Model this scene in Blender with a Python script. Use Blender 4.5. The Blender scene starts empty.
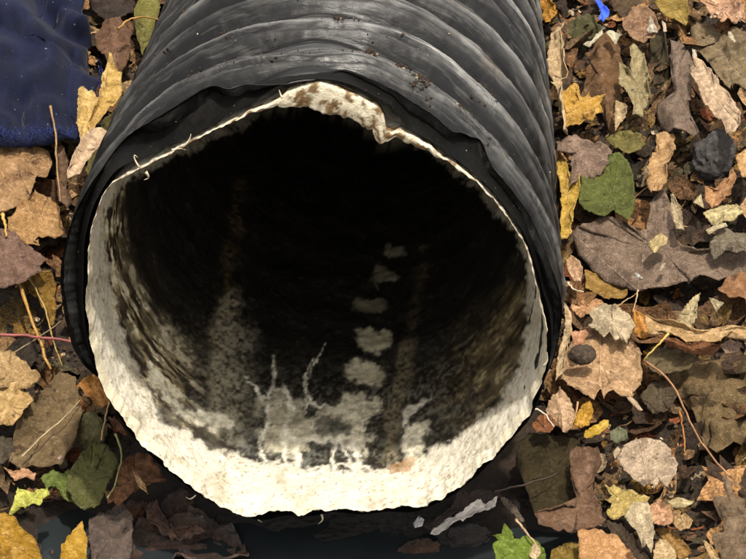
import bpy, math, random
import numpy as np
from mathutils import Vector, Matrix, noise as mnoise

random.seed(7); rng = np.random.default_rng(7)
scene = bpy.context.scene
COL = scene.collection

# ------------------------------------------------------------------ camera
F_PX, VPX, VPY = 1794.0, 479.0, -674.0          # focal length and the pipe axis' vanishing point, photo pixels (746 wide)
_v = np.array([VPX-373, 279.5-VPY, F_PX]); _n = np.linalg.norm(_v)
_s = -(VPX-373)/_n; _c = math.sqrt(1-_s*_s); _sp = (279.5-VPY)/_n/_c; _cp = math.sqrt(1-_sp*_sp)
FW = np.array([_s*_cp, _c*_cp, -_sp]); RT = np.array([_c, -_s, 0.0]); UP = np.cross(RT, FW)
def ray(x, y): return FW + RT*(x-373)/F_PX + UP*(279.5-y)/F_PX
CAM = -1.059*ray(318, 308)
def to_px(P):
    d = P-CAM; w = d@FW
    return 373+F_PX*(d@RT)/w, 279.5-F_PX*(d@UP)/w
cd = bpy.data.cameras.new('camera'); cam = bpy.data.objects.new('camera', cd); COL.objects.link(cam)
cd.sensor_width = 36; cd.lens = 36*F_PX/746; cd.clip_start = .01; cd.clip_end = 500
M = Matrix(((RT[0], UP[0], -FW[0], CAM[0]), (RT[1], UP[1], -FW[1], CAM[1]), (RT[2], UP[2], -FW[2], CAM[2]), (0, 0, 0, 1)))
cam.matrix_world = M
scene.camera = cam

# ------------------------------------------------------------------ light
SUN_EL, SUN_AZ = math.radians(76), math.radians(148)     # azimuth from +Y (behind the pipe), towards +X
world = bpy.data.worlds.new("World"); scene.world = world; world.use_nodes = True
wn = world.node_tree.nodes; wl = world.node_tree.links
sky = wn.new('ShaderNodeTexSky'); sky.sky_type = 'NISHITA'; sky.sun_disc = False
sky.sun_elevation = SUN_EL; sky.sun_rotation = SUN_AZ
sky.air_density = 1.0; sky.dust_density = 2.5; sky.ozone_density = .6
hs = wn.new('ShaderNodeHueSaturation'); hs.inputs['Saturation'].default_value = .28; wl.new(sky.outputs[0], hs.inputs['Color'])   # hazy, thinly clouded sky
wt = wn.new('ShaderNodeMix'); wt.data_type = 'RGBA'; wt.blend_type = 'MULTIPLY'; wt.inputs[0].default_value = 1; wt.inputs[7].default_value = (1.0, .93, .84, 1)
wl.new(hs.outputs[0], wt.inputs[6]); wl.new(wt.outputs[2], wn['Background'].inputs[0]); wn['Background'].inputs[1].default_value = 0.15
sd = bpy.data.lights.new('sun', 'SUN'); sd.energy = 2.3; sd.angle = math.radians(2.5); sd.color = (1, .94, .84)
sun = bpy.data.objects.new('sun', sd); COL.objects.link(sun)
sdir = Vector((math.sin(SUN_AZ)*math.cos(SUN_EL), math.cos(SUN_AZ)*math.cos(SUN_EL), math.sin(SUN_EL)))
sun.rotation_euler = sdir.to_track_quat('Z', 'Y').to_euler(); sun.location = sdir*5
scene.view_settings.view_transform = 'Standard'; scene.view_settings.look = 'None'
scene.view_settings.exposure = 1.02; scene.view_settings.gamma = 1
scene.render.resolution_x, scene.render.resolution_y = 1024, 767

# ------------------------------------------------------------------ helpers
def lin(c, k=1.0):
    return tuple((x/255/12.92 if x <= 10 else ((x/255+.055)/1.055)**2.4)*k for x in c)
def tag(o, label=None, cat=None, group=None, kind=None):
    for k, v in (('label', label), ('category', cat), ('group', group), ('kind', kind)):
        if v: o[k] = v
    return o
def mesh_obj(name, V, Fc, mat, parent=None, smooth=True, col=None, uv=None):
    me = bpy.data.meshes.new(name)
    V = np.asarray(V, dtype=np.float32)
    me.from_pydata(V.tolist() if len(V) < 3000 else V, [], Fc)
    if smooth: me.polygons.foreach_set('use_smooth', [True]*len(me.polygons))
    if col is not None:
        a = me.attributes.new('col', 'FLOAT_COLOR', 'POINT')
        c = np.ones((len(V), 4), dtype=np.float32); c[:, :3] = col
        a.data.foreach_set('color', c.ravel())
    if uv is not None:
        a = me.attributes.new('luv', 'FLOAT_VECTOR', 'POINT')
        c = np.zeros((len(V), 3), dtype=np.float32); c[:, :uv.shape[1]] = uv
        a.data.foreach_set('vector', c.ravel())
    if mat: me.materials.append(mat)
    me.update()
    o = bpy.data.objects.new(name, me); COL.objects.link(o)
    if parent: o.parent = parent
    return o
def grid_faces(nu, nv, closed_u=False):
    i = np.arange(nu if closed_u else nu-1)[:, None]; j = np.arange(nv-1)[None, :]
    a = i*nv+j; b = ((i+1) % nu)*nv+j
    return np.stack([a, b, b+1, a+1], -1).reshape(-1, 4).tolist()
def empty(name, loc=(0, 0, 0)):
    o = bpy.data.objects.new(name, None); COL.objects.link(o); o.location = loc; o.empty_display_size = .02
    return o

# numpy value noise, 2-D / 3-D, smooth
_perm = rng.permutation(4096)
_val = rng.random(4096)
def vn(x, y, z=0.0, seed=0):
    x, y, z = np.broadcast_arrays(np.asarray(x, float), np.asarray(y, float), np.asarray(z, float))
    xi, yi, zi = np.floor(x).astype(int), np.floor(y).astype(int), np.floor(z).astype(int)
    fx, fy, fz = x-xi, y-yi, z-zi
    fx, fy, fz = [t*t*(3-2*t) for t in (fx, fy, fz)]
    def h(a, b, c): return _val[_perm[(_perm[(_perm[(a+seed*57) & 4095]+b) & 4095]+c) & 4095]]
    r = 0
    for dx in (0, 1):
        for dy in (0, 1):
            for dz in (0, 1):
                r = r + h(xi+dx, yi+dy, zi+dz)*(fx if dx else 1-fx)*(fy if dy else 1-fy)*(fz if dz else 1-fz)
    return r*2-1
def fbm(x, y, z=0.0, o=4, seed=0):
    r = 0; a = .5; t = 0
    for i in range(o):
        r = r+a*vn(np.asarray(x)*2**i, np.asarray(y)*2**i, np.asarray(z)*2**i, seed+i); t += a; a *= .55
    return r/t
def sstep(a, b, x):
    t = np.clip((x-a)/(b-a), 0, 1); return t*t*(3-2*t)

# ------------------------------------------------------------------ materials
def mat(name):
    m = bpy.data.materials.new(name); m.use_nodes = True
    nt = m.node_tree; return m, nt, nt.nodes['Principled BSDF']
def N(nt, t, **kw):
    n = nt.nodes.new(t)
    for k, v in kw.items():
        if k.startswith('i_'):
            n.inputs[int(k[2:]) if k[2:].isdigit() else k[2:]].default_value = v
        else: setattr(n, k, v)
    return n
def ramp(nt, src, stops):
    r = nt.nodes.new('ShaderNodeValToRGB'); e = r.color_ramp.elements
    while len(e) < len(stops): e.new(.5)
    for i, (p, c) in enumerate(stops):
        e[i].position = p; e[i].color = (c, c, c, 1) if isinstance(c, (int, float)) else (*c, 1)
    nt.links.new(src, r.inputs[0]); return r.outputs[0]
def noise(nt, co, scale, detail=5, rough=.6, dist=0):
    n = N(nt, 'ShaderNodeTexNoise'); n.inputs['Scale'].default_value = scale; n.inputs['Detail'].default_value = detail
    n.inputs['Roughness'].default_value = rough; n.inputs['Distortion'].default_value = dist
    nt.links.new(co, n.inputs['Vector']); return n.outputs['Fac']
def mix(nt, f, a, b, blend='MIX'):
    m = nt.nodes.new('ShaderNodeMix'); m.data_type = 'RGBA'; m.blend_type = blend
    for s, v in ((m.inputs[0], f), (m.inputs[6], a), (m.inputs[7], b)):
        if hasattr(v, 'links') or hasattr(v, 'is_linked'): nt.links.new(v, s)
        elif isinstance(v, (int, float)): s.default_value = v if s == m.inputs[0] else (v, v, v, 1)
        else: s.default_value = (*v, 1)
    return m.outputs[2]
def math_(nt, op, a, b=None, c=None):
    m = nt.nodes.new('ShaderNodeMath'); m.operation = op
    for i, v in enumerate((a, b, c)):
        if v is None: continue
        if isinstance(v, (int, float)): m.inputs[i].default_value = v
        else: nt.links.new(v, m.inputs[i])
    return m.outputs[0]
def bump(nt, bs, h, strength=.5, dist=.002, prev=None):
    b = N(nt, 'ShaderNodeBump'); b.inputs['Strength'].default_value = strength; b.inputs['Distance'].default_value = dist
    nt.links.new(h, b.inputs['Height'])
    if prev: nt.links.new(prev, b.inputs['Normal'])
    nt.links.new(b.outputs[0], bs.inputs['Normal']); return b.outputs[0]

def shell_material():            # dusty, weathered corrugated plastic
    m, nt, bs = mat('weathered_black_plastic')
    co = N(nt, 'ShaderNodeTexCoord').outputs['Object']
    mp = N(nt, 'ShaderNodeMapping'); mp.inputs['Scale'].default_value = (1, 9, 1); nt.links.new(N(nt, 'ShaderNodeAttribute', attribute_name='luv').outputs['Vector'], mp.inputs[0])
    at = N(nt, 'ShaderNodeAttribute', attribute_name='col').outputs['Color']
    n1 = noise(nt, co, 28, 8, .72, .4); n2 = noise(nt, mp.outputs[0], 30, 5, .62); n3 = noise(nt, co, 700, 4, .7)
    c = mix(nt, ramp(nt, n1, [(.36, 0), (.62, 1)]), lin((44, 45, 46)), lin((88, 88, 87)))
    c = mix(nt, ramp(nt, n2, [(.4, 0), (.72, .75)]), c, lin((122, 120, 116)))
    c = mix(nt, ramp(nt, n3, [(.55, 0), (.8, .5)]), c, lin((28, 28, 28)))
    c = mix(nt, 1.0, c, at, 'MULTIPLY')
    scf = ramp(nt, noise(nt, mp.outputs[0], 26, 3, .6), [(.56, 0), (.85, .5)])       # broad rubbed areas along the ribs
    c = mix(nt, scf, c, lin((130, 128, 124)))
    sc = ramp(nt, noise(nt, co, 420, 2, .5), [(.77, 0), (.785, 1)])
    c = mix(nt, sc, c, lin((185, 175, 150)))
    nt.links.new(c, bs.inputs['Base Color'])
    nt.links.new(ramp(nt, n1, [(.3, .30), (.7, .50)]), bs.inputs['Roughness']); bs.inputs['Specular IOR Level'].default_value = .36
    b = bump(nt, bs, n2, .5, .0018); bump(nt, bs, n3, .22, .0004, b)
    return m
def cut_material():              # fresh black plastic between the two walls
    m, nt, bs = mat('cut_black_plastic')
    co = N(nt, 'ShaderNodeTexCoord').outputs['Object']
    n1 = noise(nt, co, 60, 6, .7); n2 = noise(nt, co, 520, 2, .5); n3 = noise(nt, co, 300, 5, .7)
    c = mix(nt, ramp(nt, n1, [(.4, 0), (.8, 1)]), lin((9, 9, 8)), lin((24, 22, 19)))
    c = mix(nt, ramp(nt, n2, [(.735, 0), (.76, .6)]), c, lin((160, 145, 115)))
    nt.links.new(c, bs.inputs['Base Color']); bs.inputs['Roughness'].default_value = .62
    bs.inputs['Specular IOR Level'].default_value = .10
    bump(nt, bs, n3, .5, .0015)
    return m
def liner_material():
    m, nt, bs = mat('stained_white_liner')
    co = N(nt, 'ShaderNodeTexCoord').outputs['Object']
    at = N(nt, 'ShaderNodeAttribute', attribute_name='col').outputs['Color']
    n1 = noise(nt, co, 45, 8, .7); n2 = noise(nt, co, 240, 6, .7); n3 = noise(nt, co, 1100, 3, .6)
    f = ramp(nt, n2, [(.3, .90), (.62, 1.04)])
    c = mix(nt, 1.0, at, f, 'MULTIPLY')
    f3 = ramp(nt, n3, [(.3, .93), (.7, 1.05)])
    c = mix(nt, 1.0, c, f3, 'MULTIPLY')
    nt.links.new(c, bs.inputs['Base Color'])
    nt.links.new(ramp(nt, n1, [(.3, .35), (.7, .65)]), bs.inputs['Roughness'])
    b = bump(nt, bs, n1, .6, .006); b = bump(nt, bs, n2, .4, .0016, b); bump(nt, bs, n3, .12, .0003, b)
    crk = N(nt, 'ShaderNodeTexVoronoi', feature='DISTANCE_TO_EDGE'); crk.inputs['Scale'].default_value = 60
    wv = N(nt, 'ShaderNodeVectorMath', operation='MULTIPLY_ADD'); nn = N(nt, 'ShaderNodeTexNoise'); nn.inputs['Scale'].default_value = 90; nt.links.new(co, nn.inputs['Vector'])
    nt.links.new(nn.outputs['Color'], wv.inputs[0]); wv.inputs[1].default_value = (.03, .03, .03); nt.links.new(co, wv.inputs[2]); nt.links.new(wv.outputs[0], crk.inputs['Vector'])
    ck = math_(nt, 'MULTIPLY', ramp(nt, crk.outputs['Distance'], [(0, 1), (.035, 0)]), ramp(nt, n1, [(.5, 0), (.62, .55)]))
    c2 = mix(nt, ck, c, lin((110, 92, 64))); nt.links.new(c2, bs.inputs['Base Color'])
    return m
def leaf_material(kind):
    m, nt, bs = mat('leaf_'+kind)
    oi = N(nt, 'ShaderNodeObjectInfo')
    col = oi.outputs['Color']; rnd = oi.outputs['Random']
    uv = N(nt, 'ShaderNodeAttribute', attribute_name='luv').outputs['Vector']
    co = N(nt, 'ShaderNodeTexCoord').outputs['Object']
    off = N(nt, 'ShaderNodeVectorMath', operation='ADD'); nt.links.new(co, off.inputs[0])
    rr = N(nt, 'ShaderNodeCombineXYZ'); nt.links.new(math_(nt, 'MULTIPLY', rnd, 7.0), rr.inputs[0]); nt.links.new(rr.outputs[0], off.inputs[1])
    P = off.outputs[0]
    big = noise(nt, P, 38, 5, .65, .6); mid = noise(nt, P, 170, 6, .7); fine = noise(nt, P, 700, 4, .7)
    # mottling: the same leaf, darker decayed and paler dry areas
    hsv = N(nt, 'ShaderNodeHueSaturation'); hsv.inputs['Hue'].default_value = .485; hsv.inputs['Saturation'].default_value = 1.05
    hsv.inputs['Value'].default_value = .33; nt.links.new(col, hsv.inputs['Color'])
    hsl = N(nt, 'ShaderNodeHueSaturation'); hsl.inputs['Saturation'].default_value = .86; hsl.inputs['Value'].default_value = 1.9
    nt.links.new(col, hsl.inputs['Color'])
    c = mix(nt, ramp(nt, big, [(.36, .6), (.52, 0)]), col, hsv.outputs[0])
    c = mix(nt, ramp(nt, mid, [(.5, 0), (.75, .75)]), c, hsl.outputs[0])
    c = mix(nt, ramp(nt, fine, [(.3, .7), (.46, 0)]), c, hsv.outputs[0])
    mid2 = noise(nt, P, 330, 6, .8, .8)
    c = mix(nt, ramp(nt, mid2, [(.34, .7), (.43, 0)]), c, hsv.outputs[0])
    c = mix(nt, ramp(nt, mid2, [(.53, 0), (.66, .85)]), c, hsl.outputs[0])
    c = mix(nt, ramp(nt, noise(nt, P, 75, 3, .6), [(.64, 0), (.68, .85)]), c, hsv.outputs[0])
    sp = N(nt, 'ShaderNodeSeparateXYZ'); nt.links.new(uv, sp.inputs[0]); u, v = sp.outputs[0], sp.outputs[1]
    if kind == 'palmate':        # main veins fan out from the base
        ang = math_(nt, 'ARCTAN2', v, u); rad = math_(nt, 'SQRT', math_(nt, 'ADD', math_(nt, 'MULTIPLY', u, u), math_(nt, 'MULTIPLY', v, v)))
        a = math_(nt, 'ABSOLUTE', math_(nt, 'SINE', math_(nt, 'MULTIPLY', ang, 4.0)))
        dm = math_(nt, 'MULTIPLY', a, rad)
        main = ramp(nt, dm, [(.0, 1), (.035, 0)])
        s = math_(nt, 'ABSOLUTE', math_(nt, 'SINE', math_(nt, 'MULTIPLY', math_(nt, 'SUBTRACT', rad, math_(nt, 'MULTIPLY', a, .18)), 34.0)))
        side = ramp(nt, s, [(.0, .6), (.22, 0)])
    else:
        av = math_(nt, 'ABSOLUTE', v)
        main = ramp(nt, av, [(.0, 1), (.07, 0)])
        s = math_(nt, 'ABSOLUTE', math_(nt, 'SINE', math_(nt, 'MULTIPLY', math_(nt, 'SUBTRACT', u, math_(nt, 'MULTIPLY', av, .22)), 24.0)))
        side = ramp(nt, s, [(.0, .6), (.2, 0)])
    vein = math_(nt, 'MAXIMUM', main, side)
    vm = math_(nt, 'MULTIPLY', vein, ramp(nt, mid, [(.42, .0), (.62, .6)]))
    c = mix(nt, vm, c, hsl.outputs[0])
    nt.links.new(c, bs.inputs['Base Color'])
    gl = oi.outputs['Alpha']     # object colour alpha carries how dry the leaf is
    nt.links.new(math_(nt, 'MULTIPLY_ADD', gl, .45, .22), bs.inputs['Roughness'])
    bs.inputs['Specular IOR Level'].default_value = .35
    h = math_(nt, 'ADD', math_(nt, 'MULTIPLY', vein, .22), math_(nt, 'ADD', mid, math_(nt, 'ADD', math_(nt, 'MULTIPLY', fine, .35), math_(nt, 'MULTIPLY', mid2, .6))))
    bump(nt, bs, h, 1.0, .0036)
    tr = N(nt, 'ShaderNodeBsdfTranslucent'); nt.links.new(c, tr.inputs[0])
    mx = N(nt, 'ShaderNodeMixShader'); mx.inputs[0].default_value = .16
    nt.links.new(bs.outputs[0], mx.inputs[1]); nt.links.new(tr.outputs[0], mx.inputs[2])
    nt.links.new(mx.outputs[0], nt.nodes['Material Output'].inputs[0])
    return m
def attr_material(name, rough=.75, sc=400, bd=.001, spec=.3):
    m, nt, bs = mat(name)
    co = N(nt, 'ShaderNodeTexCoord').outputs['Object']
    at = N(nt, 'ShaderNodeAttribute', attribute_name='col').outputs['Color']
    n1 = noise(nt, co, sc, 6, .7); n2 = noise(nt, co, sc/6, 5, .7)
    c = mix(nt, 1.0, at, ramp(nt, n1, [(.36, .3), (.64, 1.7)]), 'MULTIPLY')
    c = mix(nt, 1.0, c, ramp(nt, n2, [(.35, .5), (.65, 1.35)]), 'MULTIPLY')
    nt.links.new(c, bs.inputs['Base Color']); bs.inputs['Roughness'].default_value = rough
    bs.inputs['Specular IOR Level'].default_value = spec
    b = bump(nt, bs, n1, .9, bd*2); bump(nt, bs, n2, .8, bd*5, b)
    return m
def object_material(name, rough=.7, sc=300, bd=.0015, spec=.35, lo=.45, hi=1.5):
    m, nt, bs = mat(name)
    oi = N(nt, 'ShaderNodeObjectInfo')
    co = N(nt, 'ShaderNodeTexCoord').outputs['Object']
    n1 = noise(nt, co, sc, 6, .75); n2 = noise(nt, co, sc/5, 5, .7)
    c = mix(nt, 1.0, oi.outputs['Color'], ramp(nt, n1, [(.3, lo), (.7, hi)]), 'MULTIPLY')
    c = mix(nt, 1.0, c, ramp(nt, n2, [(.3, .55), (.7, 1.3)]), 'MULTIPLY')
    nt.links.new(c, bs.inputs['Base Color']); bs.inputs['Roughness'].default_value = rough
    bs.inputs['Specular IOR Level'].default_value = spec
    b = bump(nt, bs, n1, .8, bd); return m
def soil_material():
    m, nt, bs = mat('dark_soil')
    co = N(nt, 'ShaderNodeTexCoord').outputs['Object']
    n1 = noise(nt, co, 22, 8, .7); n2 = noise(nt, co, 260, 8, .75)
    vo = N(nt, 'ShaderNodeTexVoronoi'); vo.inputs['Scale'].default_value = 190; nt.links.new(co, vo.inputs['Vector'])
    c = mix(nt, ramp(nt, n1, [(.35, 0), (.7, 1)]), lin((26, 20, 14)), lin((60, 44, 29)))
    c = mix(nt, ramp(nt, n2, [(.45, 0), (.75, .8)]), c, lin((98, 74, 48)))
    dv = N(nt, 'ShaderNodeVectorMath', operation='LENGTH'); sb = N(nt, 'ShaderNodeVectorMath', operation='MULTIPLY_ADD')
    nt.links.new(co, sb.inputs[0]); sb.inputs[1].default_value = (1, 1.15, 0); sb.inputs[2].default_value = (0, .09, 0); nt.links.new(sb.outputs[0], dv.inputs[0])
    wet = ramp(nt, math_(nt, 'ADD', dv.outputs['Value'], math_(nt, 'MULTIPLY', n1, .12)), [(.22, 1), (.34, 0)])       # soaked soil round the puddle
    c = mix(nt, wet, c, lin((30, 26, 23)))
    nt.links.new(c, bs.inputs['Base Color']); nt.links.new(math_(nt, 'MULTIPLY_ADD', wet, -.38, .62), bs.inputs['Roughness'])
    b = bump(nt, bs, n2, .9, .004); bump(nt, bs, vo.outputs['Distance'], .6, .002, b)
    return m
def water_material():
    m, nt, bs = mat('murky_water')
    co = N(nt, 'ShaderNodeTexCoord').outputs['Object']
    n1 = noise(nt, co, 30, 4, .5)
    nt.links.new(mix(nt, n1, lin((24, 28, 30)), lin((44, 49, 50))), bs.inputs['Base Color'])
    bs.inputs['Roughness'].default_value = .07; bs.inputs['IOR'].default_value = 1.33
    bump(nt, bs, noise(nt, co, 60, 3, .5), .12, .001)
    return m
def cloth_material():
    m, nt, bs = mat('navy_twill')
    co = N(nt, 'ShaderNodeTexCoord').outputs['Object']
    wv = N(nt, 'ShaderNodeTexWave', wave_type='BANDS', bands_direction='DIAGONAL'); wv.inputs['Scale'].default_value = 260
    wv.inputs['Distortion'].default_value = 1.5; nt.links.new(co, wv.inputs['Vector'])
    n1 = noise(nt, co, 26, 6, .7); n2 = noise(nt, co, 700, 3, .7)
    oi = N(nt, 'ShaderNodeObjectInfo')
    c = mix(nt, 1.0, oi.outputs['Color'], ramp(nt, n1, [(.3, .5), (.7, 1.6)]), 'MULTIPLY')
    c = mix(nt, 1.0, c, ramp(nt, n2, [(.3, .7), (.7, 1.3)]), 'MULTIPLY')
    c = mix(nt, ramp(nt, noise(nt, co, 330, 2, .5), [(.73, 0), (.76, .6)]), c, lin((150, 150, 150)))
    nt.links.new(c, bs.inputs['Base Color']); bs.inputs['Roughness'].default_value = .85
    bs.inputs['Sheen Weight'].default_value = .06; bs.inputs['Specular IOR Level'].default_value = .2
    b = bump(nt, bs, wv.outputs['Fac'], .25, .0004); bump(nt, bs, n2, .3, .0005, b)
    return m
M_SHELL, M_CUT, M_LINER = shell_material(), cut_material(), liner_material()
M_PIN, M_PAL = leaf_material('pinnate'), leaf_material('palmate')
M_FRAG = attr_material('leaf_fragments', .7, 500, .001)
M_STALK = object_material('stalk', .5, 500, .0004, .4, .6, 1.3)
M_STONE = object_material('rough_stone', .8, 300, .006, .3, .3, 1.8)
M_MOSS = object_material('mossy_crust', .9, 520, .003)
M_WET = object_material('wet_dark', .12, 170, .008, .9, .3, 1.9)
M_SOIL, M_WATER, M_CLOTH = soil_material(), water_material(), cloth_material()

# ------------------------------------------------------------------ ground
def H(x, y):
    x = np.asarray(x, float); y = np.asarray(y, float)
    rise = .03*np.log1p(np.exp((y-.03)/.03))*.33
    z = -.186+rise+.085*sstep(.165, .42, np.abs(x+.0))*sstep(-.35, .05, y)
    z = z+.05*sstep(.2, .5, x)*sstep(-.3, -.05, y)*0
    z = z+.008*fbm(x*9, y*9, 0, 3, 3)*sstep(-.3, .05, y+np.abs(x)*.8)+.0022*fbm(x*60, y*60, 0, 3, 9)
    tr = sstep(.112, .148, np.abs(x+.004))                     # the trench the pipe lies in
    z = np.where((y > -.04) & (y < 2.15), np.minimum(z, -.172)*(1-tr)+z*tr, z)
    far = sstep(2.2, 6, np.hypot(x, y-.3))
    cap = np.minimum(z, .35+.02*fbm(x*.8, y*.8, 0, 3, 5))
    return z*(1-far)+cap*far
def ground_hit(x, y):
    r = ray(x, y); t = .7; prev = None
    while t < 4:
        P = CAM+r*t
        if P[2] < H(P[0], P[1]): break
        t += .01
    a, b = t-.01, t
    for _ in range(14):
        c = (a+b)/2; P = CAM+r*c
        if P[2] < H(P[0], P[1]): b = c
        else: a = c
    return CAM+r*b
def ground_n(x, y, e=.03):
    n = np.array([-(H(x+e, y)-H(x-e, y))/(2*e), -(H(x, y+e)-H(x, y-e))/(2*e), 1.0]); return n/np.linalg.norm(n)
def axis(lo, hi, st, far):
    core = np.arange(lo, hi, st); k = st*1.25**np.arange(1, 60); k = np.cumsum(k); k = k[k < far]
    return np.concatenate([lo-k[::-1], core, hi+k])
gx, gy = axis(-.55, .65, .005, 60), axis(-.35, 1.3, .005, 60)
GX, GY = np.meshgrid(gx, gy, indexing='ij')
ground = mesh_obj('ground', np.stack([GX, GY, H(GX, GY)], -1).reshape(-1, 3), grid_faces(len(gx), len(gy)), M_SOIL)
tag(ground, kind='structure')
# puddle under the mouth
th = np.linspace(0, 2*math.pi, 64, endpoint=False)
wr = 1+.12*fbm(np.cos(th)*2+5, np.sin(th)*2, 0, 3, 2)
V = [(0.0, -.08, -.179)]+[(.27*math.cos(t)*w, -.08+.2*math.sin(t)*w, -.179) for t, w in zip(th, wr)]
puddle = mesh_obj('puddle', V, [(0, i+1, (i+1) % 64+1) for i in range(64)], M_WATER)
tag(puddle, kind='structure')

# ------------------------------------------------------------------ pipe
RIM = [(88,280),(89,255),(95,215),(102,196),(112,183),(125,176),(140,168),(150,164),(165,156),(180,148),(195,140),(210,132),(240,118),(270,105),(280,99),(287,92),(300,87),(320,84),(338,88),(350,94),(366,101),(378,109),(384,117),(386,130),(392,134),(400,131),(410,137),(430,148),(445,160),(460,170),(475,182),(490,196),(503,213),(515,231),(524,243),(530,262),(535,285),(541,310),(544,330),(546,350),(543,370),(540,385),(534,398),(530,415),(518,428),(505,442),(493,452),(480,466),(468,478),(455,490),(442,499),(425,505),(400,508),(370,512),(340,509),(322,511),(300,513),(288,509),(270,511),(255,516),(240,513),(225,508),(210,500),(197,494),(188,484),(180,475),(172,470),(160,460),(150,450),(135,432),(120,410),(108,392),(98,368),(90,330)]
NT = 720
TH = np.linspace(-math.pi, math.pi, NT, endpoint=False)
def lipdepth(t):                                 # the liner sticks out further at the bottom
    return -.004-.016*sstep(.3, -1., np.sin(t))
def on_plane(px, fn):
    r = ray(*px); t0 = 0.
    y = 0.
    for _ in range(12):
        k = (y-CAM[1])/r[1]; Q = CAM+k*r; t0 = math.atan2(Q[2], Q[0]); y = float(fn(t0))
    return t0, math.hypot(Q[0], Q[2])
tr_ = sorted(on_plane(p, lipdepth) for p in RIM)
ta = np.array([a for a, b in tr_]); ra = np.array([b for a, b in tr_])
RL = np.interp(TH, np.concatenate([ta-2*math.pi, ta, ta+2*math.pi]), np.concatenate([ra, ra, ra]))   # liner radius at the lip (traced, ragged)
def blur(a, n):
    k = np.ones(2*n+1)/(2*n+1); return np.convolve(np.concatenate([a[-n:], a, a[:n]]), k, 'valid')
RLs = blur(blur(RL, 12), 12)
rag = fbm(np.cos(TH)*14, np.sin(TH)*14, 0, 4, 21)
RL = RL+rag*.0012+.0050*sstep(-.2, -.8, np.sin(TH))*np.maximum(fbm(np.cos(TH)*13, np.sin(TH)*13, 0, 6, 23), -.35)
def on_cyl0(px, R, xo=-.0045):
    r = ray(*px); c0 = CAM[0]-xo; a = r[0]**2+r[2]**2; b = 2*(c0*r[0]+CAM[2]*r[2]); c = c0**2+CAM[2]**2-R*R
    k = (-b-math.sqrt(b*b-4*a*c))/(2*a); return float((CAM+k*r)[1])
S_A, S_B = on_cyl0((330, 37), .1455), on_cyl0((330, 7), .1455)      # two grooves read off the photograph
PITCH = S_B-S_A; print('PITCH', PITCH, S_A)
def wobble(t): return .0035*fbm(np.cos(t)*1.6+3, np.sin(t)*1.6, 0, 3, 31)
def rib(s, t):                                   # 0 in the valley, 1 on the crest
    ph = ((s+wobble(t)-wobble(np.array(1.55))-S_A)/PITCH) % 1.0
    d = np.abs(ph-.5)*2                           # 1 at the valley
    pk = .34
    near = np.sin(np.pi/2*np.clip(ph/pk, 0, 1))**.85; back = np.clip(np.cos(np.pi/2*np.clip((ph-pk)/(1-pk), 0, 1)), 0, 1)**.75
    crest = np.where(ph < pk, near, back)
    return crest-.16*np.exp(-((ph-.53)/.04)**2)-.18*np.exp(-((ph-.295)/.03)**2), ph
# traced edge of the grey outer wall: (pixel) -> position along the pipe
EDGE = [(100,172),(112,153),(125,138),(142,126),(160,117),(180,104),(196,93),(208,86),(214,84),(222,88),(232,95),(236,93),(240,82),(250,84),(262,88),(290,85),(312,84),(322,80),(330,71),(345,70),(360,74),(375,81),(390,88),(405,97),(418,106),(428,112),(436,117),(447,122),(470,128),(483,131),(478,136),(462,133),(448,127),(444,128),(452,135),(468,146),(486,161),(500,176),(513,192),(525,208),(534,224),(543,246),(550,262)]
RD = .0175; ROUT = .1515; XO = -.0045
def on_cyl(px, R):
    r = ray(*px); c0 = CAM[0]-XO; a = r[0]**2+r[2]**2; b = 2*(c0*r[0]+CAM[2]*r[2]); c = c0**2+CAM[2]**2-R*R
    D = b*b-4*a*c
    if D < 0: D = 0
    k = (-b-math.sqrt(D))/(2*a); Q = CAM+k*r; return math.atan2(Q[2], Q[0]-XO), Q[1]
BASE_R = ROUT-RD
def on_wall(px):
    R_ = ROUT-.003
    for _ in range(25):
        a, s_ = on_cyl(px, R_); R_ = .75*R_+.25*(BASE_R+RD*float(rib(np.array(s_), np.array(a))[0]))
    return a, s_
DA = np.radians([-20, 0, 14, 24, 34, 45, 58, 68, 78, 90, 105, 118, 130, 142, 155, 175]); DV = np.array([0, -.001, -.0055, -.0095, -.0125, -.013, -.011, -.007, -.002, -.006, -.0065, -.0045, -.004, -.006, -.002, 0])
def dent(t, s): return np.interp(t, DA, DV)*np.exp(-np.maximum(s, 0)/.13)      # the mouth is pushed out of round
def on_wall2(px):
    a, s_ = on_cyl(px, ROUT-.002)
    for _ in range(30):
        a2, s2 = on_cyl(px, ROUT-.002+float(dent(a, s_))); a = .5*a+.5*a2; s_ = .5*s_+.5*s2
    return a, s_
ed = sorted(on_wall2(p) for p in EDGE)
print('EDGE', [(round(math.degrees(a)), round(b*1000)) for a, b in ed])
et = np.array([a for a, b in ed]); es = np.clip(np.array([b for a, b in ed]), -.004, .05)
SC = np.interp(TH, et, es)
dn = sstep(et.max(), et.max()+.35, TH)+sstep(et.min(), et.min()-.35, TH)
SC = np.where(TH > et.max(), es[-1]*(1-dn)+.004*dn, SC); SC = np.where(TH < et.min(), es[0]*(1-dn)+.006*dn, SC)
SC = blur(blur(SC, 3), 3)+.0010*rag+.0007*fbm(np.cos(TH)*55, np.sin(TH)*55, 0, 3, 25); SC = SC+.010*sstep(-.3, -.6, np.sin(TH))
pipe = empty('drain_pipe', (0, 0, -.155))
tag(pipe, 'large black corrugated plastic drain pipe with a stained white inner liner and broken mouth', 'pipe')
inv = Matrix.Translation((0, 0, .155))
def pipe_part(name, V, Fc, m, **kw):
    V = np.asarray(V, float).copy(); V[:, 2] += .155
    return mesh_obj(name, V, Fc, m, pipe, **kw)
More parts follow.
